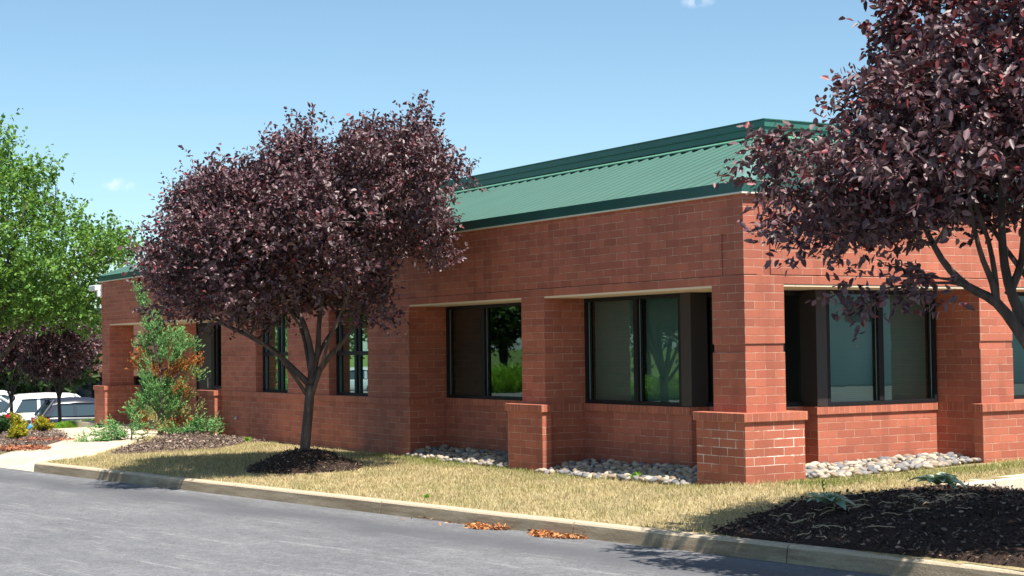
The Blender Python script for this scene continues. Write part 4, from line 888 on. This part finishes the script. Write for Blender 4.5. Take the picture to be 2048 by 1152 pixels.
def hosta(label, px, py, z, s, n, stalk=False):
    b = G(px, py, z); b[2] = float(zland(b[0], b[1]))+.07; root = empty('hosta', tuple(b)); tag(root, label, 'plant', 'hostas on the right mulch bed')
    for k in range(n):
        a = 2*math.pi*k/n*2.4+random.uniform(-.2, .2); l = s*random.uniform(.7, 1.1)*(1-.30*k/n); w_ = l*.44; el = .45+.85*k/n; V = []; d = Vector((math.cos(a), math.sin(a), 0)); sd_ = Vector((-math.sin(a), math.cos(a), 0)); fs = []
        for j, (t, ww) in enumerate(((0, .08), (.2, .3), (.45, 1), (.7, .8), (.88, .4), (1, .02))):
            c_ = d*l*t*math.cos(el*.6)+Vector((0, 0, l*(math.sin(el)*t-.55*t*t)))+Vector((0, 0, .04)); V += [c_+sd_*w_*.5*ww+Vector((0, 0, w_*.18*ww)), c_, c_-sd_*w_*.5*ww+Vector((0, 0, w_*.18*ww))]
            if j: q_ = (j-1)*3; fs += [(q_, q_+1, q_+4, q_+3), (q_+1, q_+2, q_+5, q_+4)]
        V = np.array([v[:] for v in V]); tint = np.tile(np.array([.24, .42, .32]), (len(V), 1)); tint[0::3] = tint[2::3] = (.75, .82, .62) if k % 2 else (.28, .46, .33)
        tint *= random.uniform(.7, 1.2); npmesh('leaf', V, np.array(fs), LEAFG, root, tint, smooth=True)
    if stalk:
        mb = MB(); mb.tube([(0, 0, 0), (-.02, 0, .12), (-.05, 0, .25)], [.004, .004, .006], 5)
        for k in range(5): mb.tube([(-.04, 0, .17+.02*k), (-.04+.015*(-1)**k, .01, .185+.02*k)], [.004, .007], 5)
        mb.build('flower_stalk', simple('stalk_green', (.10, .17, .05), .7), root)
hosta('hosta with cream edged leaves and a flower stalk, left one on the right bed', 1652, 1020, .0, .32, 24, True)
hosta('blue green hosta beside the pale kerb, right one on the right bed', 1873, 990, .03, .36, 24)
# dry stalks lying on the mulch
def stalks(label, cx, cy, rx, ry, n):
    mb = MB(); ctr = G(cx, cy, 0)
    for k in range(n):
        x, y = G(cx+random.gauss(0, rx), cy+random.gauss(0, ry), 0)[:2]; a = random.uniform(0, 6.28); pts = []
        for j in range(6): x += .05*math.cos(a); y += .05*math.sin(a); a += random.gauss(0, .5); pts.append((x, y, float(zland(x, y))+.05+random.uniform(0, .03)))
        mb.tube(pts, [.0042]*6, 5)
    tag(mb.build('dry_stalks', simple('straw_stalk', (.42, .32, .20), .8)), label, 'dry stalks', kind='stuff')
stalks('pale dry stalks lying around the left hosta', 1660, 1035, 50, 12, 26)
stalks('pale dry stalks lying on the mulch below the right hosta', 1860, 1022, 40, 8, 18)
# small weeds
def weed(label, px, py, z, h, n=14, col=lg):
    b = G(px, py, z); tuft('weed', label, 'weed', (b[0], b[1], float(zland(b[0], b[1]))+.03), h*.5, h*.5, h, n*4, col, .010)
weed('little green weed growing through the river stones left of the corner pier', 1274, 958, -.08, .13)
weed('small green weed in the dry grass by the kerb', 853, 998, -.14, .05)
weed('small weed where the lawn meets the wall by the juniper bed', 496, 885, -.12, .12)
# fallen leaves
def litter(name, label, poly, n, cols, size=.05, zf=zroad, dz=.012):
    o = chips(name, poly, n, cols, size, label, zf, dz, 'fallen leaves'); return o
rust = [(.36, .13, .045), (.46, .19, .07), (.22, .08, .03), (.52, .29, .14)]
def along(px0, px1, w0, n=12):
    a, b2 = G(px0[0], px0[1], -.3), G(px1[0], px1[1], -.3); up_, dn = [], []
    for i in range(n+1):
        t = i/n; x = a[0]+(b2[0]-a[0])*t; y = curbY(x)-.025; w_ = w0*math.sin(math.pi*min(max(t, .03), .97))**.6; up_.append((x, float(y))); dn.append((x, float(y)-w_))
    return up_+dn[::-1]
litter('fallen_leaves', 'rust coloured leaves drifted against the kerb, left pile', along((962, 1049), (1046, 1058), .22), 420, rust, .045)
litter('fallen_leaves', 'rust coloured leaves drifted against the kerb, right pile', along((1076, 1065), (1185, 1077), .24), 560, rust, .045)
litter('fallen_leaves', 'rust leaves heaped at the front of the island bed', ell(*gp(38, 904, -.18), .85, .42, .3), 900, [(.28, .11, .06), (.38, .16, .08), (.22, .08, .055)], .06, zland, .06)
litter('fallen_leaves', 'thin scatter of rust leaves by the path edge in the island bed', ell(*gp(100, 888, -.18), .9, .35, .4), 260, [(.34, .11, .05), (.28, .09, .06)], .05, zland, .06)
litter('fallen_leaves', 'tan leaf litter gathered at the pale kerb at the right', [(1.70, 2.3), (2.3, 2.3), (2.3, 4.5), (1.66, 4.5)], 900, [(.5, .33, .2), (.62, .46, .3), (.36, .2, .1)], .05)
litter('fallen_leaves', 'a few stray leaves on the asphalt by the kerb', [(-1.6, curbY(-1.6)-.02), (0, curbY(0)-.02), (0, curbY(0)-.2), (-1.6, curbY(-1.6)-.3)], 30, rust, .04)

# ------------------------------------------------------------------ cars
def paint(name, c, r=.25, metal=0.0):
    mt = simple(name, c, r, metal, .6); mt.node_tree.nodes['Principled BSDF'].inputs['Coat Weight'].default_value = .8; return mt
def car(label, cat_name, loc, yaw, L, H, W, body_mat, suv=True, group=None):
    root = empty(cat_name, loc, yaw); tag(root, label, 'car', group)
    h = H; gz = .19 if suv else .15; belt = h*.60; x0_, x1_ = -L/2, L/2
    # lower body: loft of cross sections from rear (x0) to front (x1)
    secs = [(x0_, .42*h, belt-.10, .80), (x0_+.08, gz+.06, belt-.02, .92), (x0_+.5, gz, belt+.02, 1.0), (x0_+1.3, gz, belt, 1.0), (0, gz, belt-.01, 1.0), (x1_-1.35, gz, belt-.02, 1.0), (x1_-.9, gz, belt-.10, .99), (x1_-.3, gz+.02, belt-.20, .93), (x1_-.06, gz+.06, belt-.30, .86), (x1_, gz+.16, belt-.42, .76)]
    V, F = [], []; k = 12
    for (x, za, zb2, wf_) in secs:
        hw = W/2*wf_
        for (yy_, tz) in ((-.80, 0), (-.97, .12), (-1.0, .35), (-1.0, .62), (-.965, .86), (-.86, 1.0), (.86, 1.0), (.965, .86), (1.0, .62), (1.0, .35), (.97, .12), (.80, 0)): V.append((x, hw*yy_, za+(zb2-za)*tz))
    for i in range(len(secs)-1):
        for j in range(k): F.append((i*k+j, i*k+(j+1) % k, (i+1)*k+(j+1) % k, (i+1)*k+j))
    F.append(tuple(range(k))[::-1]); F.append(tuple(range((len(secs)-1)*k, len(secs)*k)))
    mb = MB(); mb.add(V, F); body = mb.build('body', body_mat, root, smooth=False); bm_ = bmesh.new(); bm_.from_mesh(body.data); bmesh.ops.recalc_face_normals(bm_, faces=bm_.faces); bm_.to_mesh(body.data); bm_.free()
    md = body.modifiers.new('s', 'SUBSURF'); md.levels = md.render_levels = 2
    body.data.polygons.foreach_set('use_smooth', [True]*len(body.data.polygons))
    # greenhouse: rings at belt and roof
    rx0, rx1 = (x0_+.12, x0_+.55), (x1_-1.15, x1_-2.0); hb_, hr = W/2*.90, W/2*.70; zr = h-.07; zb2 = belt-.03
    gv = [(rx0[0], -hb_, zb2), (rx1[0], -hb_, zb2), (rx1[0], hb_, zb2), (rx0[0], hb_, zb2), (rx0[1], -hr, zr), (rx1[1], -hr, zr), (rx1[1], hr, zr), (rx0[1], hr, zr)]
    mb = MB(); mb.add(gv, [(0, 1, 5, 4), (1, 2, 6, 5), (2, 3, 7, 6), (3, 0, 4, 7), (4, 5, 6, 7)]); mb.build('window', CGL, root)
    mb = MB(); rr = [(rx0[1]-.12, .72, zr-.02), (rx0[1]+.1, .74, h-.035), ((rx0[1]+rx1[1])/2, .76, h), (rx1[1]-.15, .74, h-.03), (rx1[1]+.08, .70, zr-.02)]; V, F = [], []
    for x, wf_, z in rr:
        for yy_, dz in ((-1.08, -.16), (-.92, 0), (-.4, .02), (.4, .02), (.92, 0), (1.08, -.16)): V.append((x, W/2*wf_*yy_, z+dz))
    for i in range(len(rr)-1):
        for j in range(5): F.append((i*6+j, (i+1)*6+j, (i+1)*6+j+1, i*6+j+1))
    mb.add(V, F); mb.build('roof', body_mat, root, smooth=True)
    # pillars
    mb = MB()
    for s_ in (-1, 1):
        def pt(x, t): return Vector((x, s_*(hb_+(hr-hb_)*t+.012), zb2+(zr-zb2)*t))
        for xa, xb in ((rx0[0]+.05, rx0[1]+.02), (rx0[0]+.18, rx0[1]+.12), (x0_+1.25, x0_+1.25), (0.15, 0.05), (rx1[0]-.02, rx1[1]-.02)):
            wd = .055 if xa != rx0[0]+.18 else .09; mb.quad(pt(xa-wd, 0), pt(xa+wd, 0), pt(xb+wd, 1), pt(xb-wd, 1)) if s_ < 0 else mb.quad(pt(xa-wd, 0), pt(xb-wd, 1), pt(xb+wd, 1), pt(xa+wd, 0))
        mb.tube([(rx0[0], s_*hb_, zb2), (rx0[1], s_*hr, zr)], [.05, .045], 6); mb.tube([(rx1[0], s_*hb_, zb2), (rx1[1], s_*hr, zr)], [.04, .04], 6)
    build_split(mb, 'pillar', body_mat, root)
    for s_ in (-1, 1):
        mb = MB(); mb.add([(x0_-.035, s_*W/2*.50, belt-.34), (x0_-.035, s_*W/2*.84, belt-.34), (x0_+.34, s_*W/2*.995, belt-.22), (x0_-.03, s_*W/2*.52, belt-.10), (x0_-.03, s_*W/2*.84, belt-.09), (x0_+.36, s_*W/2*.99, belt-.08)], [(0, 1, 4, 3), (1, 2, 5, 4), (0, 3, 5, 2), (3, 4, 5), (0, 2, 1)]); mb.build('tail_light', RED, root)
        mb = MB(); mb.add([(x1_-.12, s_*W/2*.50, belt-.40), (x1_-.16, s_*W/2*.72, belt-.40), (x1_-.50, s_*W/2*.95, belt-.30), (x1_-.14, s_*W/2*.50, belt-.30), (x1_-.2, s_*W/2*.74, belt-.28), (x1_-.55, s_*W/2*.93, belt-.22)], [(0, 1, 4, 3), (1, 2, 5, 4), (0, 3, 5, 2)]); mb.build('headlight', STEEL, root)
        mb = MB(); mb.box(rx1[0]-.25, rx1[0]-.10, min(s_*W/2*.94, s_*W/2*1.12), max(s_*W/2*.94, s_*W/2*1.12), belt, belt+.12); mb.build('mirror', body_mat, root, bev=.02)
        for xw in (x0_+.85, x1_-.85):
            mb = MB(); y_ = s_*(W/2-.10); mb.tube([(xw, y_-.11, .33), (xw, y_-.10, .33), (xw, y_+.10, .33), (xw, y_+.11, .33)], [.30, .33, .33, .30], 24); wh = mb.build('wheel', RUB, root)
            mb = MB(); mb.tube([(xw, y_+s_*.10, .33), (xw, y_+s_*.118, .33)], [.20, .19], 16); mb.build('rim', RIM, wh)
    mb = MB(); mb.box(x0_-.03, x0_+.1, -W/2*.82, W/2*.82, gz+.12, gz+.30); mb.box(x1_-.1, x1_+.02, -W/2*.7, W/2*.7, gz+.08, gz+.22); build_split(mb, 'bumper', body_mat, root, bev=.03)
    mb = MB(); mb.box(x0_-.022, x0_-.008, -.26, .26, belt-.36, belt-.25); mb.build('number_plate', WHT, root)
    return root
white = paint('white_paint', (.80, .80, .82)); black = paint('black_paint', (.02, .022, .035)); blue = paint('blue_paint', (.02, .25, .50)); silver = paint('silver_paint', (.55, .57, .58), .25, .5)
def park(label, nm, px, py, D, heading, L, H, W, mt, group='cars parked in the lot beyond the porch', zoff=None):
    """px,py = roof top centre; heading in degrees"""
    q = AT(px, py, D); zg = q[2]-H; car(label, nm, (q[0], q[1], zg), R(heading), L, H, W, mt, group=group); return zg
HD = 84
print('ground at cars', [park(*a) for a in (
    ('small black hatchback parked beside the porch pier', 'hatchback', 186, 794, 57, HD, 4.0, 1.48, 1.75, black),
    ('white estate car parked just behind the black hatchback', 'estate_car', 128, 785, 61, HD, 4.6, 1.62, 1.84, white),
    ('bright blue car at the left edge in front of the white cars', 'car', -52, 806, 58, HD, 4.2, 1.40, 1.75, blue),
    ('white car at the left edge with dark side windows', 'car', -18, 790, 61, HD, 4.5, 1.50, 1.80, white),
    ('tall white van furthest back at the left edge', 'van', -8, 780, 67, HD, 4.8, 1.85, 1.9, white))], 'road', float(zroad(-42, 4)))

# ------------------------------------------------------------------ far brown brick building
q = AT(145, 752, 75); ang = math.atan2(-.35, -1.0)
FB = empty('shop_building', (q[0], q[1], 0)); FB.rotation_euler = (0, 0, R(148.6-90+8)); tag(FB, 'low dark brown brick building with a deep shaded overhang behind the purple trees', 'building')
mb = MB(); mb.box(-14, 30, 0, 14, .55, 3.5); mb.box(-14, 30, 2.4, 14, -1.6, .55)
for k in range(4): mb.box(-14, 30, -.04, 0, 1.2+.42*k, 1.28+.42*k)
for k in range(9): mb.box(-13+k*5, -12.5+k*5, .2, .7, -1.6, .55)
mb.build('wall', BRD, FB, uv=True)
mb = MB(); mb.box(-14.2, 30.2, -.25, 14.2, 3.5, 3.75); mb.build('roof', simple('dark_roof_trim', (.06, .05, .05), .7), FB)
for k in range(9):
    mb = MB(); mb.box(-12.3+k*5, -8.2+k*5, 2.32, 2.40, -1.3, .4); wo = mb.build('window', BLK, FB); mb = MB(); mb.box(-12.15+k*5, -8.35+k*5, 2.30, 2.315, -1.15, .3); mb.build('pane', CGL, wo)
mb = MB(); mb.box(6.6, 7.5, -.05, .0, 1.9, 2.2); mb.build('meter_box', BLK, FB)
# pale chairs on the terrace under the overhang
def chair(x, y, rz, lab):
    r0 = empty('patio_chair', (x, y, float(zroad(x, y))), rz); tag(r0, lab, 'chair', 'white patio chairs by the brown building')
    mb = MB(); mb.box(-.25, .25, -.25, .25, .42, .46); mb.build('seat', WHT, r0); mb = MB(); mb.box(-.25, .25, .22, .26, .5, 1.05); mb.build('backrest', WHT, r0)
    for a_ in (-1, 1):
        for c_ in (-1, 1): mb = MB(); mb.box(a_*.22-.02, a_*.22+.02, c_*.22-.02, c_*.22+.02, 0, .42); mb.build('leg', WHT, r0)
for k, px in enumerate((122, 140, 156, 168, 182)):
    q = AT(px, 790, 70); chair(q[0], q[1], .4+k*.9, ['white patio chair above the tail of the black hatchback, leftmost of five', 'second white patio chair from the left under the brown overhang', 'middle white patio chair of the row under the brown overhang', 'white patio chair second nearest the porch pier', 'white patio chair nearest the porch pier, rightmost of five'][k])

# far tree belt behind everything at the left (dark, closes the horizon under the crowns)
def cheap_tree(label, x, y, z, h, r, col, mat=LEAFG, grp=None, leafL=.30, ncl=150, name='broadleaf_tree'):
    b_ = np.array([x, y, z]); root = empty(name, tuple(b_)); tag(root, label, 'tree', grp)
    u = unit(RNG.normal(size=(ncl, 3))); rr = RNG.uniform(.2, 1, (ncl, 1))**.5; cl = u*rr*np.array([r, r, h*.36])+np.array([0, 0, h*.62])
    P0, dl, LL, Wd, tint, S0, d, sl = shoots(cl, np.array([0, 0, h*.4]), 7, r*.12, 6, r*.28, leafL, col, .3)
    leaves('crown', P0, dl, LL, Wd*1.2, tint, mat, root); mb = MB(); mb.tube([(0, 0, -.1), (0.03, 0, h*.2), (0, 0, h*.5), (.1, 0, h*.8)], [r*.07, r*.06, r*.04, .02], 8)
    for c_ in cl[::6]: mb.tube([Vector((0, 0, h*.35)), Vector(c_)*.6+Vector((0, 0, h*.15)), Vector(c_)], [r*.03, r*.02, .01], 5)
    mb.build('trunk', BARK, root)
dgt = greentint((.025, .06, .015), (.06, .12, .03))
for i, (px, D, h, r) in enumerate(((-60, 70, 7.5, 3.4), (40, 72, 6.5, 3.0), (95, 69, 5.8, 2.4))):
    q = AT(px, 780, D); cheap_tree(['dark green tree behind the purple trees at the left edge', 'dark green tree behind the purple trees above the white cars', 'dark green tree behind the rounded purple tree'][i], q[0], q[1], -1.52, h, r, dgt, grp='dark trees in front of the brown building')
# what the windows reflect: trees, grass mounds and a car across the lot
bgt = greentint((.10, .24, .03), (.24, .42, .07))
def mirrorL(px, py, D, plane=.86):
    q = AT(px, py, D); return np.array([q[0], 2*plane-q[1], q[2]])
TREELAB = ['bright green tree mirrored in the four pane window nearest the porch', 'bright green tree mirrored behind the trunk of the lawn plum tree', 'bright green tree mirrored in the four pane window right of the lawn plum tree', 'dark green tree mirrored at the left side of the narrower recessed window', 'dark green tree mirrored above the grass clump in the narrower recessed window', 'dark green tree mirrored beside the second brick column', 'dark green tree mirrored in the middle of the wide recessed window', 'smaller dark green tree mirrored at the bronze post of the wide window']
for i, (px, D, h, r, c_) in enumerate(((520, 108, 12, 6.5, bgt), (640, 112, 12.5, 6.5, bgt), (755, 110, 12, 6.5, bgt), (900, 120, 10, 6, dgt), (1005, 124, 9, 6, dgt), (1130, 118, 11, 6.5, dgt), (1290, 112, 10, 6, dgt), (1400, 100, 9, 5, dgt))):
    q = mirrorL(px, 700, D, .33 if px < 800 else .86); cheap_tree(TREELAB[i], q[0], q[1], float(zroad(q[0], q[1])), h, r, c_, grp='green trees across the parking lot', leafL=.4, ncl=120)
for px, D, w_, h in ((1020, 100, 3.2, 2.0), (1330, 60, 2.0, 1.0)):
    q = mirrorL(px, 740, D); tuft('ornamental_grass', 'large green grass clump across the parking lot, mirrored in the windows', 'grass clump', (q[0], q[1], float(zroad(q[0], q[1]))), w_, 1.5, h, 4000, lg, .03, 'grass clumps across the lot')
q = mirrorL(702, 745, 98, .33); car('silver sport utility car across the lot, mirrored in the panes behind the plum tree', 'parked_car', (q[0], q[1], float(zroad(q[0], q[1]))), R(130), 4.6, 1.66, 1.85, silver)
# building that stands across the lot on the east side
q = AT(1720, 700, 70); ex_, ey_ = -1.86-q[0], q[1]
EB = empty('warehouse', (ex_, ey_, -.3)); EB.rotation_euler = (0, 0, R(-60)); tag(EB, 'long pale building across the side parking lot, seen only mirrored in the side window', 'building')
mb = MB(); mb.box(-30, 30, 0, 12, 0, 5.2); mb.build('wall', simple('pale_render', (.75, .76, .72), .8, 0, .3, .1, .5), EB); mb = MB(); mb.box(-30.2, 30.2, -.2, 12.2, 5.2, 5.5); mb.build('roof', simple('grey_trim', (.2, .22, .22), .6), EB)
for k in range(9): mb = MB(); mb.box(-27+k*6.5, -25.4+k*6.5, -.05, -.002, 2.9, 3.7); mb.build('window', CGL, EB)
